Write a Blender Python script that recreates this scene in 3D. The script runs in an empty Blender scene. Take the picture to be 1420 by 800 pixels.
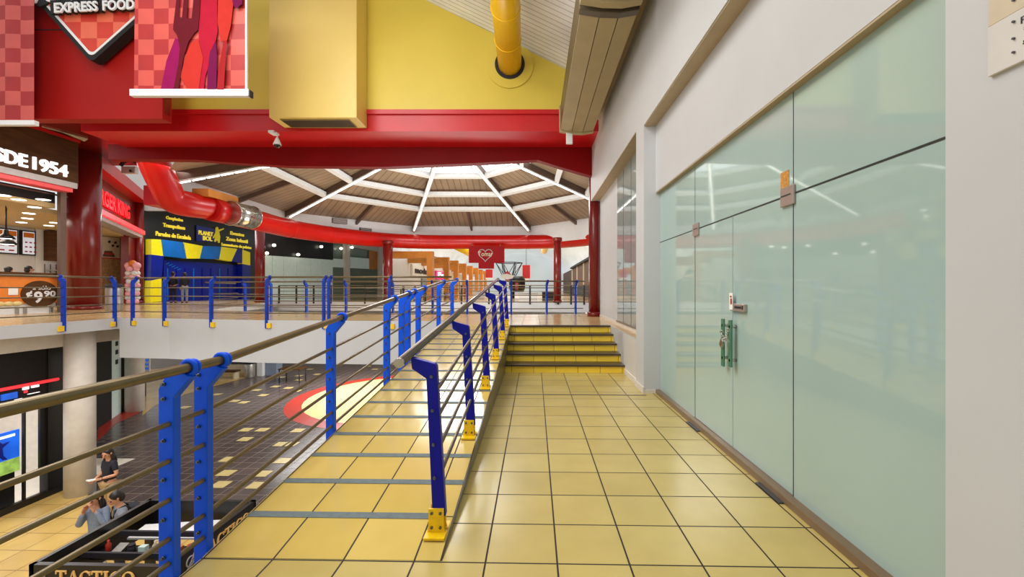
import bpy, bmesh, math, random
from mathutils import Vector, Matrix
random.seed(7)
scene = bpy.context.scene
COL = scene.collection
PI = math.pi

# ---------------------------------------------------------------- survey helpers
F, CX, CY, H, YAW = 600.0, 727.0, 400.0, 1.5, 0.0234
CC, SS = math.cos(YAW), math.sin(YAW)
def P(px, py, d):
    """point seen at (px,py) at depth d metres"""
    x = (px - CX) * d / F
    return Vector((-d * SS + x * CC, d * CC + x * SS, H + (CY - py) * d / F))
def G(px, py, z):
    return P(px, py, (H - z) * F / (py - CY))
def WX(px, py, X):
    return P(px, py, X / (-SS + (px - CX) / F * CC))
def WP(px, py, A, B):
    """point on the vertical plane through plan points A and B"""
    r = P(px, py, 1.0)
    n = Vector((B[1] - A[1], A[0] - B[0]))
    t = (n.x * A[0] + n.y * A[1]) / (n.x * r.x + n.y * r.y)
    return P(px, py, t)

# ---------------------------------------------------------------- materials
def lin(c):
    return tuple(((v / 255.0) / 12.92 if v / 255.0 <= 0.04045 else ((v / 255.0 + 0.055) / 1.055) ** 2.4) for v in c)
def mat(name, rgb, rough=0.5, metal=0.0, emit=0.0, vary=0.06, scale=6.0, spec=0.5, bump=0.0, alpha=1.0, trans=0.0, stretch=None):
    m = bpy.data.materials.new(name); m.use_nodes = True
    nt = m.node_tree; b = nt.nodes['Principled BSDF']
    c = lin(rgb)
    b.inputs['Roughness'].default_value = rough
    b.inputs['Metallic'].default_value = metal
    b.inputs['Specular IOR Level'].default_value = spec
    b.inputs['Alpha'].default_value = alpha
    b.inputs['Transmission Weight'].default_value = trans
    tc = nt.nodes.new('ShaderNodeNewGeometry')
    nz = nt.nodes.new('ShaderNodeTexNoise'); nz.inputs['Scale'].default_value = scale; nz.inputs['Detail'].default_value = 4
    if stretch:
        mp = nt.nodes.new('ShaderNodeMapping'); mp.inputs['Scale'].default_value = stretch
        nt.links.new(tc.outputs['Position'], mp.inputs['Vector']); nt.links.new(mp.outputs['Vector'], nz.inputs['Vector'])
    else:
        nt.links.new(tc.outputs['Position'], nz.inputs['Vector'])
    rp = nt.nodes.new('ShaderNodeValToRGB')
    rp.color_ramp.elements[0].position = 0.3; rp.color_ramp.elements[1].position = 0.7
    rp.color_ramp.elements[0].color = (*[max(0, v * (1 - vary)) for v in c], 1)
    rp.color_ramp.elements[1].color = (*[min(1, v * (1 + vary)) for v in c], 1)
    nt.links.new(nz.outputs['Fac'], rp.inputs['Fac'])
    nt.links.new(rp.outputs['Color'], b.inputs['Base Color'])
    if emit:
        nt.links.new(rp.outputs['Color'], b.inputs['Emission Color'])
        b.inputs['Emission Strength'].default_value = emit
    if bump:
        bp = nt.nodes.new('ShaderNodeBump'); bp.inputs['Strength'].default_value = bump
        nt.links.new(nz.outputs['Fac'], bp.inputs['Height']); nt.links.new(bp.outputs['Normal'], b.inputs['Normal'])
    return m
def tile_mat(name, c1, c2, mortar, w, h, off=(0, 0), rough=0.25, msize=0.005, axes='XY', offset=0.0, spec=0.5, dirt=0.12):
    m = bpy.data.materials.new(name); m.use_nodes = True
    nt = m.node_tree; b = nt.nodes['Principled BSDF']; b.inputs['Specular IOR Level'].default_value = spec
    g = nt.nodes.new('ShaderNodeNewGeometry')
    sp = nt.nodes.new('ShaderNodeSeparateXYZ'); nt.links.new(g.outputs['Position'], sp.inputs[0])
    cb = nt.nodes.new('ShaderNodeCombineXYZ')
    for i, a in enumerate(axes):
        ad = nt.nodes.new('ShaderNodeMath'); ad.operation = 'SUBTRACT'; ad.inputs[1].default_value = off[i]
        nt.links.new(sp.outputs[a], ad.inputs[0]); nt.links.new(ad.outputs[0], cb.inputs[i])
    br = nt.nodes.new('ShaderNodeTexBrick'); br.offset = offset; br.squash = 1.0
    br.inputs['Scale'].default_value = 1.0; br.inputs['Brick Width'].default_value = w; br.inputs['Row Height'].default_value = h
    br.inputs['Mortar Size'].default_value = msize; br.inputs['Mortar Smooth'].default_value = 0.1; br.inputs['Bias'].default_value = 0.0
    br.inputs['Color1'].default_value = (*lin(c1), 1); br.inputs['Color2'].default_value = (*lin(c2), 1); br.inputs['Mortar'].default_value = (*lin(mortar), 1)
    nt.links.new(cb.outputs[0], br.inputs['Vector'])
    nz = nt.nodes.new('ShaderNodeTexNoise'); nz.inputs['Scale'].default_value = 2.5; nz.inputs['Detail'].default_value = 6
    nt.links.new(g.outputs['Position'], nz.inputs['Vector'])
    mr = nt.nodes.new('ShaderNodeMapRange'); mr.inputs['From Min'].default_value = 0.3; mr.inputs['From Max'].default_value = 0.7
    mr.inputs['To Min'].default_value = 1 - dirt; mr.inputs['To Max'].default_value = 1.0
    nt.links.new(nz.outputs['Fac'], mr.inputs['Value'])
    mx = nt.nodes.new('ShaderNodeMix'); mx.data_type = 'RGBA'; mx.blend_type = 'MULTIPLY'; mx.inputs['Factor'].default_value = 1.0
    nt.links.new(br.outputs['Color'], mx.inputs['A']); nt.links.new(mr.outputs[0], mx.inputs['B'])
    nt.links.new(mx.outputs['Result'], b.inputs['Base Color'])
    ro = nt.nodes.new('ShaderNodeMapRange'); ro.inputs['To Min'].default_value = rough; ro.inputs['To Max'].default_value = 0.7
    nt.links.new(br.outputs['Fac'], ro.inputs['Value']); nt.links.new(ro.outputs[0], b.inputs['Roughness'])
    bp = nt.nodes.new('ShaderNodeBump'); bp.invert = True; bp.inputs['Strength'].default_value = 0.25; bp.inputs['Distance'].default_value = 0.004
    nt.links.new(br.outputs['Fac'], bp.inputs['Height']); nt.links.new(bp.outputs['Normal'], b.inputs['Normal'])
    return m
def checker_mat(name, c1, c2, size, right, up, off=(0, 0), rough=0.45):
    """checks of two colours on a flat sheet with plan direction `right`"""
    m = bpy.data.materials.new(name); m.use_nodes = True
    nt = m.node_tree; b = nt.nodes['Principled BSDF']; b.inputs['Roughness'].default_value = rough
    g = nt.nodes.new('ShaderNodeNewGeometry')
    d1 = nt.nodes.new('ShaderNodeVectorMath'); d1.operation = 'DOT_PRODUCT'; d1.inputs[1].default_value = right
    d2 = nt.nodes.new('ShaderNodeVectorMath'); d2.operation = 'DOT_PRODUCT'; d2.inputs[1].default_value = up
    cb = nt.nodes.new('ShaderNodeCombineXYZ'); cb.inputs[2].default_value = 0.5
    for d, i in ((d1, 0), (d2, 1)):
        nt.links.new(g.outputs['Position'], d.inputs[0])
        a = nt.nodes.new('ShaderNodeMath'); a.operation = 'ADD'; a.inputs[1].default_value = off[i]
        nt.links.new(d.outputs['Value'], a.inputs[0])
        q = nt.nodes.new('ShaderNodeMath'); q.operation = 'DIVIDE'; q.inputs[1].default_value = size
        nt.links.new(a.outputs[0], q.inputs[0]); nt.links.new(q.outputs[0], cb.inputs[i])
    ck = nt.nodes.new('ShaderNodeTexChecker'); ck.inputs['Scale'].default_value = 1.0
    ck.inputs['Color1'].default_value = (*lin(c1), 1); ck.inputs['Color2'].default_value = (*lin(c2), 1)
    nt.links.new(cb.outputs[0], ck.inputs['Vector'])
    nz = nt.nodes.new('ShaderNodeTexNoise'); nz.inputs['Scale'].default_value = 3.0
    nt.links.new(g.outputs['Position'], nz.inputs['Vector'])
    mr = nt.nodes.new('ShaderNodeMapRange'); mr.inputs['To Min'].default_value = 0.8; mr.inputs['To Max'].default_value = 1.15
    nt.links.new(nz.outputs['Fac'], mr.inputs['Value'])
    mx = nt.nodes.new('ShaderNodeMix'); mx.data_type = 'RGBA'; mx.blend_type = 'MULTIPLY'; mx.inputs['Factor'].default_value = 1.0
    nt.links.new(ck.outputs['Color'], mx.inputs['A']); nt.links.new(mr.outputs[0], mx.inputs['B'])
    nt.links.new(mx.outputs['Result'], b.inputs['Base Color'])
    return m
def stripe_mat(name, c1, c2, pitch, axis, duty=0.12, rough=0.5, local=False, emit=0.0):
    m = bpy.data.materials.new(name); m.use_nodes = True
    nt = m.node_tree; b = nt.nodes['Principled BSDF']; b.inputs['Roughness'].default_value = rough
    if local:
        g = nt.nodes.new('ShaderNodeTexCoord'); out = g.outputs['Object']
    else:
        g = nt.nodes.new('ShaderNodeNewGeometry'); out = g.outputs['Position']
    d = nt.nodes.new('ShaderNodeVectorMath'); d.operation = 'DOT_PRODUCT'; d.inputs[1].default_value = axis
    nt.links.new(out, d.inputs[0])
    q = nt.nodes.new('ShaderNodeMath'); q.operation = 'DIVIDE'; q.inputs[1].default_value = pitch; nt.links.new(d.outputs['Value'], q.inputs[0])
    f = nt.nodes.new('ShaderNodeMath'); f.operation = 'FRACT'; nt.links.new(q.outputs[0], f.inputs[0])
    c = nt.nodes.new('ShaderNodeMath'); c.operation = 'LESS_THAN'; c.inputs[1].default_value = duty; nt.links.new(f.outputs[0], c.inputs[0])
    mx = nt.nodes.new('ShaderNodeMix'); mx.data_type = 'RGBA'
    mx.inputs['A'].default_value = (*lin(c1), 1); mx.inputs['B'].default_value = (*lin(c2), 1)
    nt.links.new(c.outputs[0], mx.inputs['Factor'])
    nz = nt.nodes.new('ShaderNodeTexNoise'); nz.inputs['Scale'].default_value = 0.9; nz.inputs['Detail'].default_value = 3
    nt.links.new(out, nz.inputs['Vector'])
    mr = nt.nodes.new('ShaderNodeMapRange'); mr.inputs['From Min'].default_value = .3; mr.inputs['From Max'].default_value = .7
    mr.inputs['To Min'].default_value = 0.78; mr.inputs['To Max'].default_value = 1.1
    nt.links.new(nz.outputs['Fac'], mr.inputs['Value'])
    m2 = nt.nodes.new('ShaderNodeMix'); m2.data_type = 'RGBA'; m2.blend_type = 'MULTIPLY'; m2.inputs['Factor'].default_value = 1.0
    nt.links.new(mx.outputs['Result'], m2.inputs['A']); nt.links.new(mr.outputs[0], m2.inputs['B'])
    nt.links.new(m2.outputs['Result'], b.inputs['Base Color'])
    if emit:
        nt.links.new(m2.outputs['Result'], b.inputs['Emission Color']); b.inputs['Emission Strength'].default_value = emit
    return m

T = 0.393; TX = -0.268; TY = 2.361
M = {}
M['floor'] = tile_mat('yellow_floor_tile', (202, 182, 112), (192, 171, 100), (44, 32, 20), T, T, (TX, TY), 0.24, 0.0055)
M['ramp'] = tile_mat('ramp_tile', (218, 190, 108), (208, 180, 96), (44, 34, 22), T, T, (TX, TY), 0.16, 0.0055)
M['riser'] = tile_mat('riser_tile', (250, 212, 66), (240, 200, 56), (90, 66, 20), T, 50.0, (TX - T * .35, -25), 0.3, 0.004, 'XZ')
M['upfloor'] = tile_mat('upper_floor_tile', (222, 192, 138), (210, 178, 124), (120, 92, 60), T, T, (TX, TY), 0.17, 0.005)
M['lowfloor'] = tile_mat('dark_floor_tile', (96, 82, 80), (82, 70, 70), (140, 125, 110), .4, .4, (0, 0), 0.2, 0.010)
M['lowyellow'] = tile_mat('lower_yellow_tile', (226, 190, 112), (214, 176, 98), (150, 115, 60), .6, .6, (0, 0), 0.25, 0.010)
M['cream'] = mat('cream_floor_inlay', (226, 205, 140), 0.25)
M['inlayred'] = mat('red_floor_inlay', (176, 52, 40), 0.3)
M['white'] = mat('white_wall_paint', (196, 197, 198), 0.55, vary=.03, scale=1.2)
M['white2'] = mat('bright_white_paint', (226, 226, 226), 0.5, vary=.03, scale=2)
M['stairwhite'] = mat('stair_side_lifted_white', (244, 240, 232), 0.5, vary=.02)  # wall white made lighter to offset the shade beside the stairs
M['beige'] = mat('beige_plaster', (216, 208, 196), 0.6)
M['tan'] = mat('tan_soffit', (178, 158, 128), 0.6)
M['taupe'] = mat('taupe_panel', (170, 152, 112), 0.55, vary=.05, scale=3, spec=.3)
M['taupe_dark'] = mat('dark_bronze_edge', (84, 72, 54), 0.4)
M['sill'] = mat('brown_metal_sill', (140, 116, 92), 0.35, metal=.4)
M['tread'] = mat('dark_stair_tread', (58, 46, 36), 0.35)
M['skirt'] = mat('olive_ramp_skirting', (108, 100, 76), 0.35, vary=.15, scale=4)
M['strip'] = mat('grey_antislip_tape', (104, 116, 118), 0.75, vary=.12, scale=30)
M['yellow'] = mat('yellow_wall_paint', (226, 202, 78), 0.45, vary=.04, scale=.8)
M['ybox'] = mat('yellow_duct_paint', (226, 198, 110), 0.4, vary=.03, scale=.8)
M['ypipe'] = mat('orange_yellow_pipe', (255, 206, 14), 0.35, vary=.05)
M['grille'] = mat('tan_grille', (150, 128, 66), 0.6)
M['red'] = mat('red_beam_paint', (200, 24, 30), 0.32, vary=.07, scale=1.5)
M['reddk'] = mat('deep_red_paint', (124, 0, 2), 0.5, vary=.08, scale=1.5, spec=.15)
M['duct'] = mat('red_duct_paint', (194, 8, 6), 0.3, vary=.08, scale=2)
M['colred'] = mat('maroon_column_gloss', (118, 22, 18), 0.22, vary=.12, scale=2, stretch=(1, 1, .15))
M['maroon'] = mat('maroon_sign_panel', (158, 22, 18), 0.5, vary=.05, scale=1, spec=.2)
M['blue'] = mat('blue_steel_paint', (0, 84, 228), 0.4, vary=.08, scale=9, spec=.25)
M['bluefar'] = mat('blue_steel_paint_dimmed', (0, 56, 176), 0.4, vary=.08, scale=9, spec=.25)  # same blue darkened to offset the skylight on the upper railings
M['bluedk'] = mat('navy_steel_paint', (2, 8, 150), 0.38, vary=.08, scale=9, spec=.25)
M['pipe'] = mat('brown_bronze_pipe', (112, 98, 72), 0.28, metal=.55, vary=.1, scale=12)
M['steel'] = mat('brushed_steel_pipe', (116, 106, 98), 0.25, metal=.75, vary=.1, scale=12)
M['bracket'] = mat('yellow_steel_bracket', (240, 196, 10), 0.4, vary=.08, scale=30)
M['bolt'] = mat('dark_bolt_steel', (96, 100, 108), 0.35, metal=.8)
M['chrome'] = mat('chrome_metal', (190, 188, 182), 0.18, metal=.9)
M['fitting'] = mat('brushed_patch_fitting', (176, 160, 152), 0.35, metal=.5)
M['black'] = mat('black_panel', (16, 14, 14), 0.35)
M['blackmatt'] = mat('matt_black', (12, 11, 12), 0.7)
M['wood'] = mat('dark_wood_cladding', (84, 54, 28), 0.6, spec=.15, vary=.3, scale=1.3, stretch=(1, 1, 7))
M['brownwall'] = mat('brown_wall', (96, 62, 40), 0.6, vary=.15)
M['stone'] = mat('tan_stone_cladding', (150, 116, 74), 0.7, vary=.35, scale=9)
M['orange'] = mat('orange_panel', (226, 126, 34), 0.45)
M['orangewood'] = mat('orange_wood', (200, 124, 38), 0.45, vary=.12, scale=3)
M['navy'] = mat('navy_blue_panel', (10, 30, 150), 0.3, vary=.2, scale=1.5)
M['skyblue'] = mat('sky_blue_panel', (20, 116, 208), 0.3, vary=.2, scale=1.0)
M['sunyellow'] = mat('bright_yellow_panel', (252, 232, 20), 0.4, emit=.15)
M['signyellow'] = mat('yellow_letters', (250, 226, 70), 0.4, emit=.5)
M['signwhite'] = mat('white_lit_letters', (250, 250, 252), 0.4, emit=1.2)
M['signred'] = mat('red_lit_letters', (240, 26, 40), 0.4, emit=.8)
M['pinklip'] = mat('pink_red_canopy_edge', (214, 74, 76), 0.4, emit=.1)
M['greylip'] = mat('grey_canopy_edge', (168, 160, 156), 0.4)
M['led'] = mat('white_led_light', (255, 253, 246), 0.4, emit=5.0, vary=0)
M['skylight'] = mat('bright_skylight_glazing', (244, 250, 255), 0.4, emit=1.5, vary=.04)
M['lamp'] = mat('downlight_glow', (255, 248, 232), 0.4, emit=5.0, vary=0)
M['whitemetal'] = mat('white_painted_steel', (218, 220, 220), 0.4, vary=.04)
M['brownsteel'] = mat('brown_painted_steel', (104, 82, 70), 0.45, vary=.1)
M['glassgreen'] = mat('frosted_green_glass', (166, 190, 184), 0.04, vary=.025, scale=1.2, spec=.75)
M['glassdoor'] = mat('frosted_green_door_glass', (168, 192, 186), 0.04, vary=.025, scale=1.4, spec=.75)
M['glasswin'] = mat('pale_window_glass', (150, 164, 164), 0.03, vary=.05, spec=.9)
M['glassdark'] = mat('grey_green_glass', (106, 122, 108), 0.08, vary=.1)
M['glasswhite'] = mat('milky_green_glass', (196, 214, 206), 0.15, vary=.05, emit=.1)
M['handle'] = mat('green_glass_handle', (74, 124, 98), 0.12, vary=.1)
M['seam'] = mat('dark_glass_seam', (44, 52, 50), 0.4)
M['farwall'] = mat('pale_glowing_end_wall', (206, 214, 218), .6, emit=.55, vary=.08, scale=.4)  # emission stands in for daylight on the end wall
M['skin'] = mat('skin', (196, 142, 112), 0.55)
M['hair'] = mat('dark_hair', (24, 17, 15), 0.5, vary=.3, scale=40)
M['denim'] = mat('pale_denim_cloth', (126, 138, 158), 0.8, vary=.12, scale=25)
M['greycloth'] = mat('grey_blue_cloth', (140, 146, 160), 0.8, vary=.1, scale=25)
M['navycloth'] = mat('dark_navy_cloth', (24, 24, 36), 0.8)
M['khaki'] = mat('khaki_cloth', (176, 146, 100), 0.8)
M['whitecloth'] = mat('white_cloth', (226, 222, 214), 0.8)
M['paper'] = mat('white_paper', (238, 238, 234), 0.7)
M['cream_board'] = mat('cream_board', (200, 186, 160), 0.6)
M['board_white'] = mat('worn_white_board', (206, 202, 196), 0.6)
M['amber'] = mat('amber_tape', (200, 142, 66), 0.4, vary=.3, scale=60)
M['ink'] = mat('dark_ink', (38, 34, 40), 0.7)
M['gold'] = mat('gold_cream_letters', (226, 178, 104), 0.4, emit=.15)
M['pink'] = mat('pink_balloon', (246, 176, 186), 0.3)
M['magenta'] = mat('magenta_sign', (228, 30, 120), 0.4, emit=.4)
M['redlight'] = mat('red_light_strip', (236, 52, 60), 0.4, emit=1.2)
M['screen'] = mat('lit_menu_screen', (214, 220, 232), 0.3, emit=.6)
M['posterblue'] = mat('lit_blue_poster', (30, 96, 220), 0.3, emit=.7, vary=.4, scale=2)
M['postergreen'] = mat('lit_green_poster_base', (150, 190, 90), 0.3, emit=.6, vary=.3)
M['vault'] = stripe_mat('white_vault_cladding_glow', (208, 216, 220), (178, 188, 194), 0.9, (0, 1, 0), .08, emit=.7)  # cladding glows by emission, imitating daylight through the vault
M['slats'] = stripe_mat('white_ceiling_slats_glow', (232, 236, 240), (176, 180, 184), 0.16, (0, 1, 0), .16, emit=.12)  # faint emission in place of daylight falling on the slats
M['panel'] = stripe_mat('brown_roof_sheet', (154, 132, 108), (120, 102, 84), 0.34, (1, 0, 0), .18, local=True)
M['tancl'] = mat('tan_shop_ceiling', (196, 170, 118), 0.6)
M['stainless'] = mat('stainless_bin', (168, 164, 156), 0.3, metal=.6, vary=.1, stretch=(6, 6, .3))

# ---------------------------------------------------------------- mesh builder
class MB:
    def __init__(s): s.v = []; s.f = []; s.m = []; s.sm = []
    def face(s, pts, mi=0, smooth=False):
        n = len(s.v); s.v += [Vector(p) for p in pts]; s.f.append(list(range(n, n + len(pts)))); s.m.append(mi); s.sm.append(smooth); return s
    def raw(s, verts, faces, mi=0, smooth=False):
        n = len(s.v); s.v += [Vector(p) for p in verts]
        for f in faces: s.f.append([n + i for i in f]); s.m.append(mi); s.sm.append(smooth)
        return s
    def box(s, x0, y0, z0, x1, y1, z1, mi=0):
        return s.obox(Vector(((x0 + x1) / 2, (y0 + y1) / 2, (z0 + z1) / 2)), Vector(((x1 - x0) / 2, 0, 0)), Vector((0, (y1 - y0) / 2, 0)), Vector((0, 0, (z1 - z0) / 2)), mi)
    def obox(s, c, a, b, d, mi=0):
        c = Vector(c); a = Vector(a); b = Vector(b); d = Vector(d)
        v = [c + a * i + b * j + d * k for k in (-1, 1) for j in (-1, 1) for i in (-1, 1)]
        return s.raw(v, [(0, 2, 3, 1), (4, 5, 7, 6), (0, 1, 5, 4), (2, 6, 7, 3), (0, 4, 6, 2), (1, 3, 7, 5)], mi)
    def prism(s, pts, vec, mi=0, mi_side=None):
        pts = [Vector(p) for p in pts]; vec = Vector(vec); n = len(pts)
        if mi_side is None: mi_side = mi
        b = len(s.v); s.v += pts + [p + vec for p in pts]
        s.f.append([b + i for i in range(n)]); s.m.append(mi); s.sm.append(False)
        s.f.append([b + n + i for i in reversed(range(n))]); s.m.append(mi_side if mi_side != mi else mi); s.sm.append(False)
        for i in range(n):
            j = (i + 1) % n
            s.f.append([b + i, b + j, b + n + j, b + n + i]); s.m.append(mi_side); s.sm.append(False)
        return s
    def tube(s, path, r, n=10, mi=0, caps=True):
        path = [Vector(p) for p in path]; rings = []
        for i, p in enumerate(path):
            d = (path[min(i + 1, len(path) - 1)] - path[max(i - 1, 0)]).normalized()
            up = Vector((0, 0, 1)) if abs(d.z) < 0.95 else Vector((0, 1, 0))
            a = d.cross(up).normalized(); b = a.cross(d).normalized()
            rr = r[i] if isinstance(r, (list, tuple)) else r
            k = len(s.v); s.v += [p + (a * math.cos(2 * PI * t / n) + b * math.sin(2 * PI * t / n)) * rr for t in range(n)]
            rings.append(k)
        for i in range(len(rings) - 1):
            for t in range(n):
                u = (t + 1) % n
                s.f.append([rings[i] + t, rings[i] + u, rings[i + 1] + u, rings[i + 1] + t]); s.m.append(mi); s.sm.append(True)
        if caps:
            for k in (rings[0], rings[-1]): s.f.append([k + t for t in range(n)]); s.m.append(mi); s.sm.append(False)
        return s
    def lathe(s, prof, c, n=24, mi=0, smooth=True):
        c = Vector(c); rings = []
        for r, z in prof:
            k = len(s.v); s.v += [c + Vector((r * math.cos(2 * PI * t / n), r * math.sin(2 * PI * t / n), z)) for t in range(n)]; rings.append(k)
        for i in range(len(rings) - 1):
            for t in range(n):
                u = (t + 1) % n
                s.f.append([rings[i] + t, rings[i] + u, rings[i + 1] + u, rings[i + 1] + t]); s.m.append(mi); s.sm.append(smooth)
        for k in (rings[0], rings[-1]): s.f.append([k + t for t in range(n)]); s.m.append(mi); s.sm.append(False)
        return s
    def ring(s, c, axis, R, r, n=20, k=8, mi=0):
        axis = Vector(axis).normalized(); up = Vector((0, 0, 1)) if abs(axis.z) < .9 else Vector((1, 0, 0))
        a = axis.cross(up).normalized(); b = axis.cross(a); base = len(s.v); c = Vector(c)
        for i in range(n):
            t = 2 * PI * i / n; d = a * math.cos(t) + b * math.sin(t)
            for j in range(k):
                w = 2 * PI * j / k; s.v.append(c + d * (R + r * math.cos(w)) + axis * (r * math.sin(w)))
        for i in range(n):
            for j in range(k):
                i2 = (i + 1) % n; j2 = (j + 1) % k
                s.f.append([base + i * k + j, base + i * k + j2, base + i2 * k + j2, base + i2 * k + j]); s.m.append(mi); s.sm.append(True)
        return s
    def sphere(s, c, r, mi=0, nu=14, nv=9, sc=(1, 1, 1)):
        c = Vector(c); prof = []
        k0 = len(s.v)
        for j in range(nv + 1):
            th = PI * j / nv
            for i in range(nu):
                ph = 2 * PI * i / nu
                s.v.append(c + Vector((r * sc[0] * math.sin(th) * math.cos(ph), r * sc[1] * math.sin(th) * math.sin(ph), r * sc[2] * math.cos(th))))
        for j in range(nv):
            for i in range(nu):
                i2 = (i + 1) % nu
                s.f.append([k0 + j * nu + i, k0 + (j + 1) * nu + i, k0 + (j + 1) * nu + i2, k0 + j * nu + i2]); s.m.append(mi); s.sm.append(True)
        return s
    def build(s, name, mats, parent=None, label=None, cat=None, group=None, kind=None, bevel=0, loc=None, clip=None, weld=True):
        if not isinstance(mats, (list, tuple)): mats = [mats]
        root = parent
        org = Vector((0, 0, 0))
        if parent is not None: org = Vector(parent['_o'])
        elif loc is not None: org = Vector(loc)
        me = bpy.data.meshes.new(name)
        me.from_pydata([tuple(v - org) for v in s.v], [], s.f)
        for i, p in enumerate(me.polygons): p.material_index = s.m[i]; p.use_smooth = s.sm[i]
        for m in mats: me.materials.append(m)
        bm = bmesh.new(); bm.from_mesh(me)
        if weld: bmesh.ops.remove_doubles(bm, verts=bm.verts, dist=1e-5)
        if clip:
            co, no = clip
            bmesh.ops.bisect_plane(bm, geom=bm.verts[:] + bm.edges[:] + bm.faces[:], plane_co=Vector(co) - org, plane_no=no, clear_inner=True)
            ed = [e for e in bm.edges if e.is_boundary]
            if ed and len(bm.faces) > 3: bmesh.ops.holes_fill(bm, edges=ed)
        bmesh.ops.recalc_face_normals(bm, faces=bm.faces)
        bm.to_mesh(me); bm.free()
        o = bpy.data.objects.new(name, me); COL.objects.link(o)
        o['_o'] = tuple(org)
        if parent is not None: o.parent = parent
        else: o.location = org
        if bevel:
            b = o.modifiers.new('edge', 'BEVEL'); b.width = bevel; b.segments = 2; b.limit_method = 'ANGLE'; b.angle_limit = 0.7
        tag(o, label, cat, group, kind)
        return o
def tag(o, label=None, cat=None, group=None, kind=None):
    if label: o['label'] = label
    if cat: o['category'] = cat
    if group: o['group'] = group
    if kind: o['kind'] = kind
    return o
def thing(name, label, cat, loc=(0, 0, 0), group=None):
    o = bpy.data.objects.new(name, None); COL.objects.link(o); o.location = loc; o.empty_display_size = .1
    o['_o'] = tuple(loc)
    return tag(o, label, cat, group)
def S(name, mb, mats, parent=None, **k):
    return mb.build(name, mats, parent, kind='structure' if parent is None else None, **k)

def text(body, org, right, up, w, h, m, name='lettering', parent=None, depth=0.02, bold=0.012, font_ratio=None, label=None, cat=None):
    """flat lettering as one mesh, fitted in a w x h box whose lower left corner is org"""
    cu = bpy.data.curves.new('t', 'FONT'); cu.body = body; cu.size = 1; cu.offset = bold; cu.resolution_u = 3
    ob = bpy.data.objects.new('t', cu); COL.objects.link(ob)
    me = bpy.data.meshes.new_from_object(ob.evaluated_get(bpy.context.evaluated_depsgraph_get()))
    bpy.data.objects.remove(ob); bpy.data.curves.remove(cu)
    xs = [v.co.x for v in me.vertices]; ys = [v.co.y for v in me.vertices]
    x0, x1, y0, y1 = min(xs), max(xs), min(ys), max(ys)
    right = Vector(right).normalized(); up = Vector(up).normalized(); n = right.cross(up).normalized()
    b = MB()
    vs = [Vector(org) + right * ((v.co.x - x0) / (x1 - x0) * w) + up * ((v.co.y - y0) / (y1 - y0) * h) + n * depth for v in me.vertices]
    fs = [tuple(p.vertices) for p in me.polygons]
    b.raw(vs, fs)
    bpy.data.meshes.remove(me)
    # give the letters thickness
    bm_edges = {}
    for f in fs:
        for i in range(len(f)):
            e = (f[i], f[(i + 1) % len(f)]); k = tuple(sorted(e)); bm_edges[k] = bm_edges.get(k, []) + [e]
    for k, l in bm_edges.items():
        if len(l) == 1:
            a, c = l[0]; b.face([vs[a], vs[c], vs[c] - n * depth, vs[a] - n * depth])
    return b.build(name, m, parent, label=label, cat=cat)

# ================================================================ SETTING: near corridor
RX0, RX1, RY0, RSL = -1.85, -0.52, 2.37, 0.72 / (9.2 - 2.37)     # ramp: left, right edge, foot, slope
def rz(y): return 0.0 if y < RY0 else min(0.72, (y - RY0) * RSL)
WALLX, GLX, LINX = 1.57, 1.80, 1.74
UP = 0.72
LOW = -3.73

b = MB(); b.box(RX0, -4, -.3, 2.3, RY0, 0); b.box(RX1, RY0, -.3, 2.3, 7.7, 0)
S('floor', b, M['floor'])
# ramp slab with tiled top and olive skirting on the stair side
b = MB()
top = [(RX0, RY0, .002), (RX1, RY0, .002), (RX1, 9.2, UP), (RX0, 9.2, UP)]
b.face(top, 0)
b.face([(RX1, RY0, 0), (RX1, RY0, -.01), (RX1, 9.2, -.01), (RX1, 9.2, UP)], 1)
b.face([(RX0, RY0, 0), (RX0, 9.2, UP), (RX0, 9.2, -.3), (RX0, RY0, -.3)], 2)
b.face([(RX0, RY0, -.3), (RX1, RY0, -.3), (RX1, 9.2, -.3), (RX0, 9.2, -.3)], 2)
b.face([(RX0, RY0, -.3), (RX1, RY0, -.3), (RX1, RY0, 0), (RX0, RY0, 0)], 2)
b.face([(RX0, 9.2, -.3), (RX1, 9.2, -.3), (RX1, 9.2, UP), (RX0, 9.2, UP)], 2)
ramp = S('ramp', b, [M['ramp'], M['skirt'], M['white']])
for k in range(1, 17):
    y = TY + k * T
    b = MB(); x1 = RX1 if k != 1 else -.60
    b.face([(RX0 + .01, y - .03, rz(y - .03) + .005), (x1, y - .03, rz(y - .03) + .005), (x1, y + .03, rz(y + .03) + .005), (RX0 + .01, y + .03, rz(y + .03) + .005)])
    b.build('antislip_strip', M['strip'], ramp)
# dark edge trim along the ramp top
b = MB(); b.face([(RX1, RY0, .001), (RX1 + .012, RY0, .001), (RX1 + .012, 9.2, UP + .004), (RX1, 9.2, UP + .004)])
S('trim_2', b, M['tread'])
# stairs
b = MB(); SY0, TR = 7.69, .365; RH = UP / 5
for i in range(5):
    y = SY0 + i * TR
    y1 = y + TR if i < 4 else y + .10
    z = RH * (i + 1)
    b.box(RX1, y + .02, 0, 1.60, (SY0 + 4 * TR + .1), z - .028, 0)
    b.box(RX1, y - .012, z - .028, 1.60, y1 + .02, z, 1)
S('staircase', b, [M['riser'], M['tread']])
# floor trim strip at the pier and borders
b = MB(); b.box(RX1, 6.10, 0, WALLX, 6.14, .004)
S('trim_1', b, M['skirt'])
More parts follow.
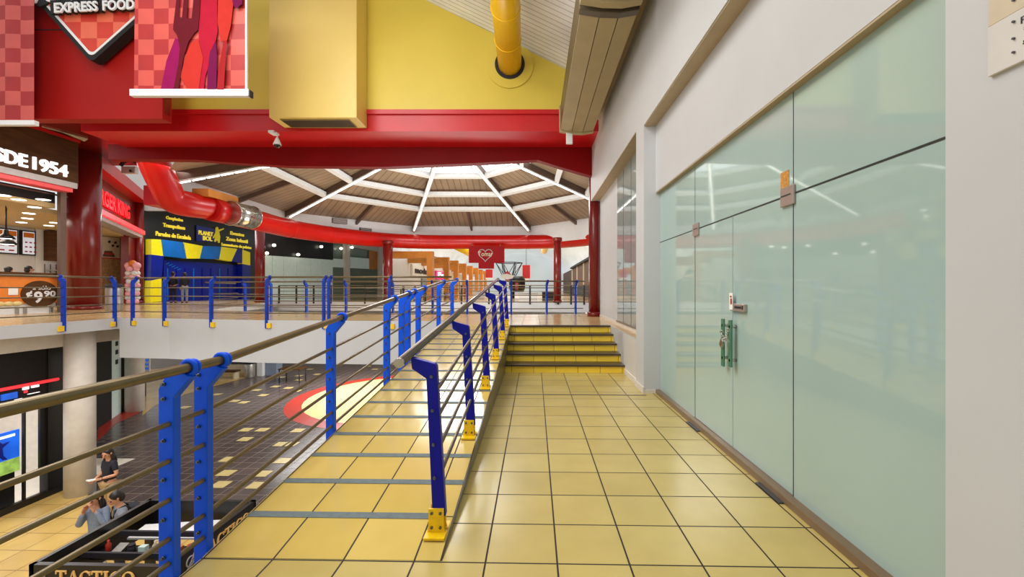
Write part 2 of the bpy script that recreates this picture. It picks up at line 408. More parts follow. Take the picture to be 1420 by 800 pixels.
# right wall
b = MB()
b.box(WALLX, 6.25, 0, 2.6, 6.72, 9)                                # pier
b.box(GLX, 6.72, UP, 2.6, 11.9, .79); b.box(WALLX, 6.72, 3.93, 2.6, 12.4, 9); b.box(GLX, 9.45, .79, 2.6, 11.9, 3.93)
b.box(LINX, 1.69, 2.88, 2.6, 6.25, 3.84)                            # lintel band over the glass
b.box(WALLX, 1.69, 3.84, 2.6, 6.25, 9)                             # upper wall
b.box(WALLX, -4, 0, 2.6, 1.69, 9)                                   # near pillar
S('wall_right', b, M['white'])
b = MB(); b.box(1.60, 6.72, 0, 2.6, 9.28, UP - .02); S('wall_stair', b, M['stairwhite'])
b = MB(); b.box(LINX + .002, 1.69, 2.865, GLX + .02, 6.25, 2.879); b.box(WALLX + .01, 1.69, 3.826, LINX, 6.25, 3.839)
b.box(WALLX + .001, 6.72, 3.916, GLX, 11.9, 3.929)
S('trim_3', b, M['tan'])
b = MB()                                                              # stepped skirting beside the stairs, pier foot
b.box(1.58, 6.72, 0, 1.60, 7.67, .085); b.box(WALLX - .02, 6.23, 0, WALLX, 6.74, .085); b.box(WALLX, 6.235, 0, GLX - .02, 6.25, .05)
S('baseboard_right', b, M['beige'])
b = MB(); b.box(GLX - .014, 6.75, UP, GLX, 11.9, UP + .075)
S('baseboard_landing', b, M['beige'])
# metal sill and transom line of the glass front
b = MB(); b.box(1.735, 1.69, 0, GLX + .03, 6.25, .055)
S('trim_4', b, M['sill'], bevel=.006)
TZ = 2.16
def pane(name, y0, y1, z0, z1, m, parent=None, dx=0):
    b = MB(); b.box(GLX + dx, y0 + .004, z0, GLX + .012 + dx, y1 - .004, z1)
    o = S(name, b, m, parent); return o
w1 = pane('window_1', 1.60, 3.05, .055, TZ - .006, M['glassgreen'])
w2 = pane('window_2', 4.89, 6.25, .055, TZ - .006, M['glassgreen'])
pane('window_3', 1.60, 3.05, TZ + .006, 2.87, M['glassgreen'])
pane('window_4', 3.05, 4.89, TZ + .006, 2.87, M['glassgreen'])
pane('window_5', 4.89, 6.25, TZ + .006, 2.87, M['glassgreen'])
def seam(y0, y1, z0, z1, parent):
    b = MB(); b.box(GLX - .002, y0, z0, GLX + .006, y1, z1); b.build('seam', M['seam'], parent)
seam(1.6, 3.05, TZ - .006, TZ + .006, w1); seam(3.046, 3.054, .055, TZ, w1); seam(4.886, 4.894, .055, 2.87, w2); seam(4.89, 6.25, TZ - .004, TZ + .004, w2)
seam(3.047, 3.053, TZ, 2.87, w1)
# double glass doors with patch fittings, pull handles, chain and lock
for i, (y0, y1, hy) in enumerate(((3.05, 3.97, 4.03), (3.97, 4.89, 4.13))):
    d = pane('door_%d' % (i + 1), y0 + .003, y1 - .003, .062, TZ - .008, M['glassdoor'])
    hg = y0 if i == 0 else y1
    s_ = 1 if i == 0 else -1
    b = MB(); b.box(GLX - .02, min(hg - s_ * .03, hg + s_ * .13), TZ - .075, GLX - .001, max(hg - s_ * .03, hg + s_ * .13), TZ + .06)
    b.build('patch_fitting', M['fitting'], d, bevel=.004)
    b = MB(); b.box(GLX - .022, min(hg, hg + s_ * .12), TZ - .006, GLX - .019, max(hg, hg + s_ * .12), TZ + .004); b.build('hinge_slot', M['seam'], d)
    b = MB(); yc = 3.90 if i == 0 else 4.05
    b.box(GLX - .062, yc - .028, .80 - .02 * i, GLX - .046, yc + .028, 1.22); b.build('pull_handle', M['handle'], d, bevel=.004)
    for z in (.86, 1.16):
        b = MB(); b.tube([(GLX - .062, yc, z), (GLX, yc, z)], .014, 8); b.build('standoff', M['chrome'], d)
    b = MB(); b.box(1.70, min(hg, hg + s_ * .32) , 0.001, 1.76, max(hg, hg + s_ * .32), .012); b.build('floor_spring_cover', M['bolt'], d)
seam(3.05, 4.89, TZ - .007, TZ + .005, w1)
t = thing('door_chain', 'steel chain and padlock looped through the green glass pull handles', 'chain', (GLX - .05, 3.98, 1.05))
b = MB()
for i in range(9):
    a = i / 8; b.ring((GLX - .07, 3.91 + .13 * a, 1.13 - .08 * math.sin(a * PI) - .03 * a), (1, (-1) ** i, .3), .014, .004, 10, 5)
b.build('chain_links', M['chrome'], t)
b = MB(); b.obox((GLX - .085, 4.0, 1.0), (.012, 0, 0), (0, .022, .014), (0, -.018, .03)); b.build('padlock', M['chrome'], t, bevel=.004)
t = thing('lock_box', 'grey lock plate with a red and white sticker above the glass handles', 'lock', (GLX, 3.9, 1.33))
b = MB(); b.box(GLX - .03, 3.70, 1.30, GLX - .001, 3.95, 1.365); b.build('lock_plate', M['fitting'], t, bevel=.004)
b = MB(); b.box(GLX - .034, 3.90, 1.31, GLX - .031, 3.965, 1.46); b.build('sticker', M['paper'], t)
b = MB(); b.box(GLX - .037, 3.91, 1.36, GLX - .035, 3.94, 1.41); b.box(GLX - .037, 3.915, 1.42, GLX - .035, 3.945, 1.435); b.build('sticker_print', M['inlayred'], t)
b = MB(); b.box(GLX - .033, 3.75, 1.325, GLX - .0305, 3.87, 1.345); b.box(GLX - .033, 3.715, 1.32, GLX - .0305, 3.735, 1.352); b.build('keyhole', M['ink'], t)
b = MB(); b.box(GLX - .004, 3.10, 2.225, GLX - .0005, 3.20, 2.34); b.box(GLX - .005, 3.12, 2.25, GLX - .0045, 3.16, 2.30)
b.build('tape_patch', M['amber'], label='crumpled amber tape stuck on the glass above the larger door fitting', cat='tape', loc=(GLX, 3.15, 2.28))
# second window beyond the pier
b = MB(); b.box(GLX + .0, 6.72, .80, GLX + .015, 9.45, 3.92)
w6 = S('window_6', b, M['glasswin'])
for y in (7.35, 8.1, 8.8):
    b = MB(); b.box(GLX - .004, y - .004, .80, GLX, y + .004, 3.92); b.build('seam', M['seam'], w6)
b = MB(); b.box(GLX - .03, 6.72, .79, GLX, 9.45, .81); S('trim_5', b, M['sill'])
# two written boards screwed to the near pillar
for (y1, z0, z1, m, lab, tx) in ((1.523, 2.226, 2.395, M['board_white'], 'white hand-written board on the white pillar, lower of two', 'lower'),
                                 (1.521, 2.395, 2.62, M['cream_board'], 'cream hand-written board on the white pillar, upper of two', 'upper')):
    t = thing('notice_board', lab, 'board', (WALLX, y1, z0))
    b = MB(); b.box(WALLX - .014, .95, z0, WALLX - .001, y1, z1); b.build('panel', m, t, bevel=.002)
    if tx == 'lower':
        text('Plaza', (WALLX - .015, 1.420, 2.345), (0, -1, 0), (0, 0, 1), .09, .022, M['ink'], 'handwriting', t, .001, -.01)
        text('#2', (WALLX - .015, 1.412, 2.318), (0, -1, 0), (0, 0, 1), .03, .018, M['ink'], 'handwriting', t, .001, 0)
        text('grande', (WALLX - .015, 1.415, 2.276), (0, -1, 0), (0, 0, 1), .10, .018, M['ink'], 'handwriting', t, .001, 0)
    else:
        text('salida', (WALLX - .015, 1.515, 2.53), (0, -1, 0), (0, 0, 1), .08, .02, M['ink'], 'handwriting', t, .001, 0)
        text('Of', (WALLX - .015, 1.455, 2.47), (0, -1, 0), (0, 0, 1), .05, .022, M['brownwall'], 'handwriting', t, .001, 0)
    for z in ((z0 + .04, (z0 + z1) / 2, z1 - .03)):
        b = MB(); b.tube([(WALLX - .02, 1.44, z), (WALLX - .014, 1.44, z)], .004, 8); b.build('screw', M['bolt'], t)

# ================================================================ RAILINGS
PL = [(-.039, None), (.039, None), (.039, .94), (.128, 1.045), (.075, 1.075), (-.005, 1.045), (-.039, .985)]
PR = [(-.04, None), (.04, None), (.062, .945), (.150, 1.005), (.158, 1.075), (.01, 1.035), (.0, 1.02)]
def rail_post(root, base, side, along, prof, m, low, dz=0.0, bolts=None, bracket=None, ring=None, thick=.025, lean=0.0, bs=1):
    base = Vector(base); side = Vector(side); along = Vector(along); Z = Vector((0, 0, 1))
    pts = []
    for s_, z in prof:
        z = low if z is None else z + dz
        pts.append(base + side * (s_ + (lean * z if z == low else 0)) + Z * z - along * thick)
    b = MB(); b.prism(pts, along * 2 * thick)
    if ring: b.ring(base + side * ring[0] + Z * (ring[1] + dz), along, .036, .013, 16, 8); b.ring(base + side * ring[0] + Z * (ring[1] + dz) + along * .03, along, .034, .011, 16, 6)
    p = b.build('post', m, root, bevel=.004 if bolts else 0)
    if bolts:
        for z in bolts:
            c = base + Z * (z + dz) - along * thick
            c += side * (.03 * z if lean else -.008)
            b = MB(); b.tube([c, c - along * .012], .010, 8); b.tube([c - along * .012, c - along * .02], .006, 8); b.build('bolt', M['bolt'], p)
    if bracket == 'foot':
        # folded foot plate with flange and bolts
        b = MB(); w = .047
        q = [base - along * (thick + .012) + side * s_ + Z * z for s_, z in ((-w - .01, 0), (w + .01, 0), (w, .035), (w - .002, .15), (-w + .002, .15), (-w, .035))]
        b.prism(q, along * .012); q2 = [v + along * (2 * thick + .012) for v in q]; b.prism(q2, along * .012)
        b.obox(base - along * (thick + .035) + Z * .006, side * .062, along * .045, Z * .006)
        b.obox(base + along * (thick + .03) + Z * .006, side * .062, along * .04, Z * .006)
        br = b.build('foot_bracket', M['bracket'], p)
        for s_ in (-.026, .026):
            for z in (.04, .125):
                c = base - along * (thick + .012) + side * s_ + Z * z
                b = MB(); b.tube([c, c - along * .008], .009, 8); b.build('bolt', M['bolt'], br)
    elif bracket == 'face':
        b = MB(); c = base + Z * (low + .07) - side * .012 + along * .075 * bs
        b.obox(c, along * .055, side * .035, Z * .06); b.build('fascia_bracket', M['bracket'], p)
    return p

# --- left ramp railing, first the level part then climbing
def lpz(y):
    K = [(-2, 1.09), (2.43, 1.09), (5.8, 1.40), (8.3, 1.62), (9.95, 1.70)]
    for (a, za), (c, zc) in zip(K, K[1:]):
        if y <= c: return za + (zc - za) * (y - a) / (c - a)
    return K[-1][1]
LX = -1.89
t = thing('ramp_railing', 'long railing on the open left side of the ramp, bright blue posts and bronze pipe', 'railing', (LX, 2.4, 0))
ys = [-1.2, 2.43, 3.2, 4, 5, 5.8, 6.5, 7.4, 8.3, 9.2, 9.85]
b = MB(); b.tube([(LX + .10, y, lpz(y)) for y in ys], .025, 14); b.build('handrail', M['pipe'], t)
for off in (.285, .475, .675, .875, 1.0):
    b = MB(); b.tube([(LX + .015, y, lpz(y) - off) for y in ys], .0135, 10); b.build('rail_bar', M['pipe'], t)
for i, y in enumerate((.35, 2.20, 2.43, 3.98, 5.5, 6.12, 6.42, 7.0, 8.5, 9.9)):
    rail_post(t, (LX, y, 0), (1, 0, 0), (0, 1, 0), PL, M['blue'], (rz(y) - .32), dz=lpz(y) - 1.09,
              bolts=(1.01, .935, .72, .52, .315, .12) if i in (1, 2) else ((.94, .72, .52, .315) if i in (3, 4) else None), ring=(.10, 1.09))
# --- right ramp railing between ramp and stairs
RXP = -.59
def rpz(y): return 1.09 + (y - 2.46) * .0932
t = thing('ramp_railing', 'short railing between ramp and stairs, navy posts on yellow foot brackets, open pipe end', 'railing', (RXP, 2.62, 0))
b = MB(); b.tube([(RXP - .165, 2.40, rpz(2.40)), (RXP - .165, 9.0, rpz(9.0))], .027, 16); b.build('handrail', M['steel'], t)
b = MB(); b.tube([(RXP - .165, 2.392, rpz(2.39)), (RXP - .165, 2.41, rpz(2.41))], .0285, 16); b.build('end_cap', M['chrome'], t)
for off in (.88, .71, .51, .33):
    b = MB(); b.tube([(RXP + .012, y, rz(y) + off) for y in (2.60, 9.2)], .0125, 10); b.build('rail_bar', M['steel'], t)
for i, y in enumerate((2.62, 3.92, 5.22, 6.55, 7.9, 9.1)):
    rail_post(t, (RXP, y, rz(y)), (-1, 0, 0), (0, 1, 0), PR, M['bluedk'], .0 if False else .10, dz=rpz(y) - rz(y) - 1.095,
              bolts=(.96, .755, .55, .35), bracket='foot', lean=-.15)
# --- walkway and bridge railings on the upper floor
BR = [(-10.98, 11.22), (-9.5, 11.05), (-8.1, 10.72), (-6.75, 10.5), (-5.2, 10.4), (-3.6, 10.33), (-2.0, 10.30)]
WK = [(-11.15, 3.0), (-11.1, 8.7), (-10.98, 9.7), (-10.98, 11.2)]
BK = [(-13.35, 19.2), (-11.7, 15.3), (-8.8, 14.2), (-6.0, 13.62), (-2.2, 13.13), (0, 13.0), (1.5, 13.4)]
FR = [(-15.2, 25.3), (-11.0, 25.0), (-4.15, 24.5), (0, 24.0), (3.16, 23.5), (6.5, 21.5)]
def along_path(path, px):
    """plan point of the path that projects on image column px, with tangent"""
    for (x0, y0), (x1, y1) in zip(path, path[1:]):
        def col(x, y):
            X = x * CC + y * SS; D = -x * SS + y * CC
            return CX + F * X / D if D > .1 else None
        a, c = col(x0, y0), col(x1, y1)
        if a is None or c is None: continue
        if min(a, c) <= px <= max(a, c):
            lo, hi = 0.0, 1.0
            for _ in range(40):
                m_ = (lo + hi) / 2; v = col(x0 + (x1 - x0) * m_, y0 + (y1 - y0) * m_)
                if (v < px) == (a < c): lo = m_
                else: hi = m_
            d = Vector((x1 - x0, y1 - y0, 0)).normalized()
            return Vector((x0 + (x1 - x0) * lo, y0 + (y1 - y0) * lo, UP)), d
    return None
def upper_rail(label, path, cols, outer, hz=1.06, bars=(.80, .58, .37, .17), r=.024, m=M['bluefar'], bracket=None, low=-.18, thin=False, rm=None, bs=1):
    """outer=+1: the void lies to the right of the walking direction of the path"""
    t = thing('floor_railing', label, 'railing', (*path[len(path) // 2], UP))
    rm = rm or M['pipe']
    n3 = []
    for i, (x, y) in enumerate(path):
        d = Vector(path[min(i + 1, len(path) - 1)]) - Vector(path[max(i - 1, 0)])
        n3.append(Vector((-d.y, d.x, 0)).normalized() * outer)
    b = MB(); b.tube([Vector((x, y, UP + hz)) + n * .10 for (x, y), n in zip(path, n3)], r, 10); b.build('handrail', rm, t)
    for z in bars:
        b = MB(); b.tube([Vector((x, y, UP + z)) + n * .01 for (x, y), n in zip(path, n3)], r * .55, 8); b.build('rail_bar', rm, t)
    for px in cols:
        q = along_path(path, px) if not isinstance(px, tuple) else (Vector((px[0], px[1], UP)), Vector(px[2]))
        if not q: continue
        p, d = q; n = Vector((-d.y, d.x, 0)) * outer
        if thin:
            b = MB(); b.obox(p + Vector((0, 0, (hz + low) / 2)), d * .05, n * .02, Vector((0, 0, (hz - low) / 2))); b.build('post', m, t)
        else:
            rail_post(t, p, n, d, PL, m, low, dz=hz - 1.09, bracket=bracket, ring=(.10, 1.09), bs=bs)
    return t
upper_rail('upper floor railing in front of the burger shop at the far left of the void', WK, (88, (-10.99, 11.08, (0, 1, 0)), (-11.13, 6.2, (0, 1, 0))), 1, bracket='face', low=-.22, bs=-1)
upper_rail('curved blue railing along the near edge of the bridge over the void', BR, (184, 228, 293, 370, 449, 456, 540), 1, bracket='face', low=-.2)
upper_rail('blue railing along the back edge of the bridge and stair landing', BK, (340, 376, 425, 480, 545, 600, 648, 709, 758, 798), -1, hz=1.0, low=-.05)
upper_rail('thin railing on the white slab edge across the rotunda', FR, (374, 387, 411, 435, 459, 506, 545, 590, 640, 678, 735, 774, 792, 810), 1, hz=.95, m=M['ink'], low=-.1, thin=True, r=.03, bars=(.62, .4, .2))

# ================================================================ UPPER FLOOR SLABS
b = MB()
def slab(poly, zb, side=1):
    pts = [(x, y, UP) for x, y in poly]; n = len(pts)
    b.face(pts, 0)
    b.face([(x, y, zb) for x, y in poly][::-1], side)
    for i in range(n):
        j = (i + 1) % n
        b.face([pts[i], pts[j], (poly[j][0], poly[j][1], zb), (poly[i][0], poly[i][1], zb)], side)
slab([(-10.98, 11.2)] + BR[1:] + [(-1.85, 10.3), (-1.85, 9.2), (RX1, 9.2), (RX1, 9.28), (1.60, 9.28), (1.60, 6.75), (2.4, 6.75), (2.4, 13.4)] + BK[::-1][0:5] + [(-11.7, 15.3)], -.33)
slab([(-22.5, 3), (-11.15, 3), (-11.1, 8.7), (-10.98, 9.7), (-10.98, 11.2), (-11.7, 15.3), (-13.35, 19.2), (-15.2, 25.3), (-15.2, 33), (-27, 33)][::1], .44)
slab(FR + [(9, 21.5), (9, 78), (-15.2, 78)], .2)
S('upper_floor', b, [M['upfloor'], M['white']], weld=False)
b = MB(); b.box(-15.5, 3, .05, -11.75, 12.2, .44); S('wall_bulkhead', b, M['beige'])

# lower floor and its inlays
b = MB(); b.box(-34, -6, LOW - .2, 6, 45, LOW); S('lower_floor', b, M['lowfloor'])
def gl(px, py): v = G(px, py, LOW); return (v.x, v.y)
def inlay(name, polys, m, dz):
    b = MB()
    for p in polys: b.face([(x, y, LOW + dz) for x, y in p])
    return S(name, b, m, weld=False)
inlay('floor_inlay_yellow', [[(-12.6, -3), (-2.2, -3), (-2.2, 9.2), (-9.0, 9.6), (-11.0, 10.6), (-12.6, 11.1)]], M['lowyellow'], .004)
inlay('floor_inlay_band', [[(-9.0, 9.6), (-2.2, 9.2), (-2.2, 9.8), (-8.9, 10.3)], [gl(135, 612), gl(160, 588), gl(195, 572), gl(180, 566), gl(137, 588)]], M['inlayred'], .006)
arc = [(-6.5 + 5.0 * math.cos(a / 40 * 2 * PI), 21 + 5.2 * math.sin(a / 40 * 2 * PI)) for a in range(40)]
arc2 = [(-6.5 + 4.3 * math.cos(a / 40 * 2 * PI), 21 + 4.5 * math.sin(a / 40 * 2 * PI)) for a in range(40)]
inlay('floor_inlay_ring', [arc], M['inlayred'], .006)
inlay('floor_inlay_disc', [arc2], M['cream'], .010)
inlay('floor_inlay_far', [[gl(197, 577), gl(215, 562), gl(262, 545), gl(340, 524), gl(345, 514), gl(300, 509), gl(205, 512)]], M['lowyellow'], .004)
dots = [(300, 562), (326, 556), (356, 541), (365, 548), (338, 558), (301, 547), (256, 565), (341, 596), (364, 596), (340, 609), (317, 637), (314, 656), (364, 657),
        (306, 672), (356, 673), (392, 639), (382, 536), (400, 538), (411, 542), (414, 527), (415, 521), (391, 523), (413, 597), (390, 616), (404, 616), (520, 512), (510, 508), (430, 512), (440, 519)]
inlay('floor_inlay_squares', [[(x - .2, y - .2), (x + .2, y - .2), (x + .2, y + .2), (x - .2, y + .2)] for x, y in (gl(*d) for d in dots)], M['cream'], .008)

# ================================================================ RED BEAM, YELLOW WALL, CEILING
def fp(px, py, d=10.6): return P(px, py, d)
RT = Vector((CC, SS, 0)); FW = Vector((-SS, CC, 0)); UZ = Vector((0, 0, 1))
def facing(x0, y0, x1, y1, d):           # corners of an upright rectangle square to the hall axis of the rotunda
    return [P(x0, y1, d), P(x1, y1, d), P(x1, y0, d), P(x0, y0, d)]
b = MB(); b.prism(facing(112, 158, 832, 182, 10.6), FW * 1.2); S('beam_red', b, M['red'])
b = MB(); b.prism(facing(112, 151.5, 832, 157.6, 10.54), FW * .3); S('trim_6', b, M['red'])
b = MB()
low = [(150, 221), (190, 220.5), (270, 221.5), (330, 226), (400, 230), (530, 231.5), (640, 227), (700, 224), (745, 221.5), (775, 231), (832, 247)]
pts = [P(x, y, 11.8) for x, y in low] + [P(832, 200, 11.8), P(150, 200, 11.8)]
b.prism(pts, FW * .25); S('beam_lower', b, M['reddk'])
wallp = [P(60, 152, 10.6), P(832, 152, 10.6), P(832, 119.4, 10.6), P(590, 0, 10.6), P(330, -128, 10.6), P(60, -60, 10.6)]
b = MB(); b.prism(wallp, FW * .3); S('wall_yellow', b, M['yellow'])
# sloping white slatted ceiling of the near hall
def cz(X): return 6.47 + (1.6 - X) * .493 if X > -6.5 else 6.47 + 8.1 * .493 - (-6.5 - X) * .3
b = MB()
for x0, x1 in ((1.7, -6.5),):
    b.prism([(x0, -4, cz(x0)), (x1, -4, cz(x1)), (x1, -4, cz(x1) + .15), (x0, -4, cz(x0) + .15)], (0, 14.7, 0))
S('ceiling', b, M['slats'])
# maroon wall behind the hanging sign at the far left, closing the shop fascia
# ---- boxed yellow air duct on the wall
t = thing('air_duct_box', 'square pale yellow boxed air duct running down the yellow wall', 'duct', P(440, 178, 10.6))
zb = P(440, 178, 10.6).z
c0 = P(373, 163.5, 9.92) + FW * .66; c0.z = zb; c1 = P(509, 178, 10.58); dep = -.66
b = MB(); q = [c0, c1, c1 + FW * dep, c0 + FW * dep]; b.prism(q, (0, 0, 3.9)); b.build('duct_casing', M['ybox'], t, bevel=.012)
ci = (c0 + c1) / 2 + FW * dep / 2
b = MB(); b.obox(ci - UZ * .01, RT * (c1 - c0).length * .40, FW * .24, UZ * .008); g = b.build('air_grille', M['grille'], t)
b = MB()
for k in range(14): b.obox(ci - UZ * .022 + FW * (-.21 + k * .032), RT * (c1 - c0).length * .39, FW * .006, UZ * .005)
b.build('grille_slats', M['taupe_dark'], g)
# ---- round yellow pipe with flange
pc = P(707, 90, 10.6)
t = thing('ventilation_pipe', 'round orange-yellow ventilation pipe entering the yellow wall through a flange', 'pipe', pc)
b = MB(); b.tube([pc + Vector((0, .1, 0)), pc + Vector((.06, -3, 0)), pc + Vector((.12, -9, .0))], .285, 28); b.build('pipe_run', M['ypipe'], t)
for k in range(1, 5):
    b = MB(); b.ring(pc + Vector((.02 * k, -1.1 * k, 0)), (0, 1, 0), .288, .012, 28, 6); b.build('pipe_joint', M['ypipe'], t)
def disc(b, c, R, r, th, n=36):
    o_ = [c + RT * R * math.cos(2 * PI * i / n) + UZ * R * math.sin(2 * PI * i / n) for i in range(n)]
    i_ = [c + RT * r * math.cos(2 * PI * i / n) + UZ * r * math.sin(2 * PI * i / n) for i in range(n)]
    for k in range(n):
        j = (k + 1) % n
        b.face([o_[k], o_[j], i_[j], i_[k]]); b.face([o_[k], o_[j], o_[j] + FW * th, o_[k] + FW * th]); b.face([i_[k], i_[j], i_[j] + FW * th, i_[k] + FW * th])
b = MB(); disc(b, pc - FW * .035, .58, .36, .03); b.build('wall_flange', M['yellow'], t)
b = MB(); disc(b, pc - FW * .05, .365, .28, .05); b.build('pipe_collar', M['ink'], t)
# ---- curved slatted casing along the top of the right wall
def casing(lab, y0, y1):
    t = thing('slatted_casing', lab, 'casing', (1.0, (y0 + y1) / 2, 5.2))
    xs = [(.60, 5.15), (.86, 5.10), (1.11, 5.09), (1.36, 5.13)]
    for i in range(len(xs) - 1):
        (xa, za), (xb, zb_) = xs[i], xs[i + 1]
        b = MB(); b.prism([(xa + .006, y0, za), (xb - .006, y0, zb_), (xb - .006, y0, zb_ + .025), (xa + .006, y0, za + .025)], (0, y1 - y0, 0)); b.build('slat', M['taupe'], t)
    b = MB(); b.prism([(xa, y0 + .02, za + .03) for xa, za in xs] + [(1.36, y0 + .02, 5.7), (.60, y0 + .02, 5.7)], (0, y1 - y0 - .04, 0)); b.build('inner_tray', M['taupe_dark'], t)
    for y in (y0 - .04, y1 - .08):
        b = MB(); b.prism([(xa - (.02 if k == 0 else 0), y, za - .03) for k, (xa, za) in enumerate(xs)] + [(1.38, y, 5.72), (.57, y, 5.72)], (0, .12, 0)); b.build('end_cap', M['taupe_dark'] if y < y1 - .5 else M['taupe'], t, bevel=.01)
casing('long curved taupe slatted casing under the right roof edge, ending at the red beam', 5.66, 10.05)
casing('curved taupe slatted casing nearest the camera at the top of the frame', 1.2, 5.50)
b = MB(); b.box(1.42, -3.9, 5.5, WALLX, 10.3, 5.9); S('trim_7', b, M['tan'])
t = thing('hanging_sensor', 'small white box hanging below the far end of the slatted casing', 'sensor', P(789, 190, 10.0))
c = P(789.5, 191, 10.0); b = MB(); b.obox(c, RT * .075, FW * .03, UZ * .15); b.build('sensor_box', M['white2'], t, bevel=.015)
b = MB(); b.tube([c + UZ * .14, c + UZ * .36], .012, 8); b.build('stem', M['chrome'], t)
# ---- dome camera
c = P(384, 186, 10.45)
t = thing('dome_camera', 'white security dome camera on a bracket under the red beam', 'camera', c)
b = MB(); b.obox(P(379.5, 184.5, 10.5), RT * .07, FW * .12, UZ * .03); b.tube([P(383, 184, 10.45), P(384.5, 187, 10.42), P(384.5, 192, 10.42)], .03, 8); b.build('bracket', M['white2'], t, bevel=.01)
c = P(384.5, 201, 10.42)
b = MB(); b.lathe([(.03, .17), (.05, .12), (.085, .03), (.09, 0)], c, 18); b.build('housing', M['white2'], t)
b = MB(); b.sphere(c, .075, sc=(1, 1, .95)); b.build('lens_dome', M['black'], t)

# ================================================================ ROTUNDA: dome, skylight, drum, duct, columns
RC = Vector((-3.4, 18.9)); RR = 9.85
def CW(q): return Vector((q[0] * CC - q[1] * SS, q[1] * CC + q[0] * SS, q[2]))      # rotunda axis -> hall axis
def rv(R, k, z): a = PI / 8 + k * PI / 4; return CW((RC.x + R * math.cos(a), RC.y + R * math.sin(a), z))
ZB, ZA = 5.1, 8.24            # rib bottom line: eaves and apex
CLIP = ((0, 12.06, 0), (SS, -CC, 0))
CLIPN = ((-SS * 12.06, CC * 12.06, 0), (SS, -CC, 0))
def cl(): return ((-SS * 12.08, CC * 12.08, 0), (-SS, CC, 0))
def clipk(): 
    # keep what lies beyond the beam
    return ((-SS * 12.08, CC * 12.08, 0), (SS, -CC, 0))
def zrib(t): return ZB + (ZA - ZB) * t
KEEP = dict(clip=(( -SS * 12.08, CC * 12.08, 0), (-SS, CC, 0)))
def build_clip(mb, name, mats, **k):
    # bisect clears the inner side (behind the plane normal)
    return mb.build(name, mats, clip=((-SS * 12.08, CC * 12.08, 0), (-SS, CC, 0)), **k)
for k in range(8):
    if k == 5: continue                                  # the side over the near hall is closed by the yellow wall
    a, c = rv(RR, k, ZB), rv(RR, k + 1, ZB)
    mid = (a + c) / 2; tang = (c - a).normalized()
    ap = CW((RC.x, RC.y, ZA))
    up = Vector((0, 0, .42))
    def sp(t, s_):                                       # point on this face: t up the slope, s_ from -1..1 across
        return (mid + (c - a) / 2 * s_).lerp(ap, t)
    # sheet panels in three bands, then glazing
    dvec = sp(.5, 0) - sp(0, 0); dvec.normalize()
    rot = Matrix((tang, dvec, tang.cross(dvec))).transposed()
    b = MB()
    TT = (0, .30, .467, .595)
    for t0, t1 in zip(TT, TT[1:]): b.face([sp(t0, -1) + up, sp(t0, 1) + up, sp(t1, 1) + up, sp(t1, -1) + up])
    o = build_clip(b, 'roof_panel', M['panel'], kind='structure')
    if len(o.data.polygons):
        mw = Matrix.Translation(mid) @ rot.to_4x4(); o.data.transform(mw.inverted()); o.matrix_world = mw
    b = MB()
    b.face([sp(.595, -1) + up, sp(.595, 1) + up, sp(.985, 1) + up, sp(.985, -1) + up])
    sk = build_clip(b, 'skylight', M['skylight'], kind='structure')
    b = MB()
    for s_ in (-.6, -.2, .2, .6):
        p0, p1 = sp(.65, s_) + up * .93, sp(.97, s_) + up * .93; b.obox((p0 + p1) / 2, (p1 - p0) / 2, tang * .02, UZ * .03)
    build_clip(b, 'skylight_mullion', M['whitemetal'], kind='structure')
    # purlins
    for t0 in (.285, .455, .64):
        p0, p1 = sp(t0, -1), sp(t0, 1)
        b = MB(); b.obox((p0 + p1) / 2 + UZ * .16, (p1 - p0) / 2, dvec * .10, UZ * .10)
        build_clip(b, 'purlin', M['whitemetal'], label=None, kind='structure')
    p0, p1 = sp(0, 0) + UZ * .05, sp(.29, 0) + UZ * .1
    b = MB(); b.obox((p0 + p1) / 2 + UZ * .18, (p1 - p0) / 2, tang * .06, UZ * .10); build_clip(b, 'rafter', M['brownsteel'], kind='structure')
    # drum wall with a lower ledge
    b = MB(); ou = Vector((mid.x - ap.x, mid.y - ap.y, 0)).normalized()
    if k == 4: continue
    b.prism([a + UZ * -.75, c + UZ * -.75, c + UZ * .46, a + UZ * .46], ou * .2)
    build_clip(b, 'wall_drum', M['white2'], kind='structure')
for k in range(8):
    a = rv(RR, k, ZB); ap = CW((RC.x, RC.y, ZA)); d = (ap - a).normalized(); n = d.cross(UZ).normalized()
    b = MB(); b.obox((a + ap) / 2 + UZ * .24, (ap - a) / 2, n * .07, UZ * .18, 0); b.obox((a + ap) / 2 + UZ * .05, (ap - a) / 2, n * .11, UZ * .025, 1)
    o = build_clip(b, 'roof_rib', [M['brownsteel'], M['whitemetal']], kind='structure')
    # LED strip fixed under each rib: rows of short lamps
    L = (ap - a).length
    hidden = (a.y < 12 and ap.y < 12)
    if k in (6, 5): continue
    t = thing('led_strip', ['row of white LED lamps under the dome rib at the right', 'row of white LED lamps under the rib rising right of the dome centre',
                            'row of white LED lamps under the rib just left of the dome centre', 'row of white LED lamps under the long rib at the left of the dome',
                            'row of white LED lamps under the leftmost dome rib above the red duct elbow', '', '', 'row of white LED lamps under the dome rib beside the right column'][k], 'light', a)
    s0 = .3
    while s0 < L * .80:
        ln = .45
        q = a + d * (s0 + ln / 2) + UZ * .0
        if q.y > 12.7:
            b = MB(); b.obox(q, d * ln / 2 * .86, n * .020, UZ * .015); b.build('lamp', M['led'], t)
        s0 += ln
b = MB(); b.prism(facing(135, 140, 300, 292, 24.4), FW * .2); S('wall_left_soffit', b, M['white2'])
b = MB(); b.prism(facing(199, 257, 222, 284, 16.6), FW * .8); S('beam_left_end', b, M['red'])
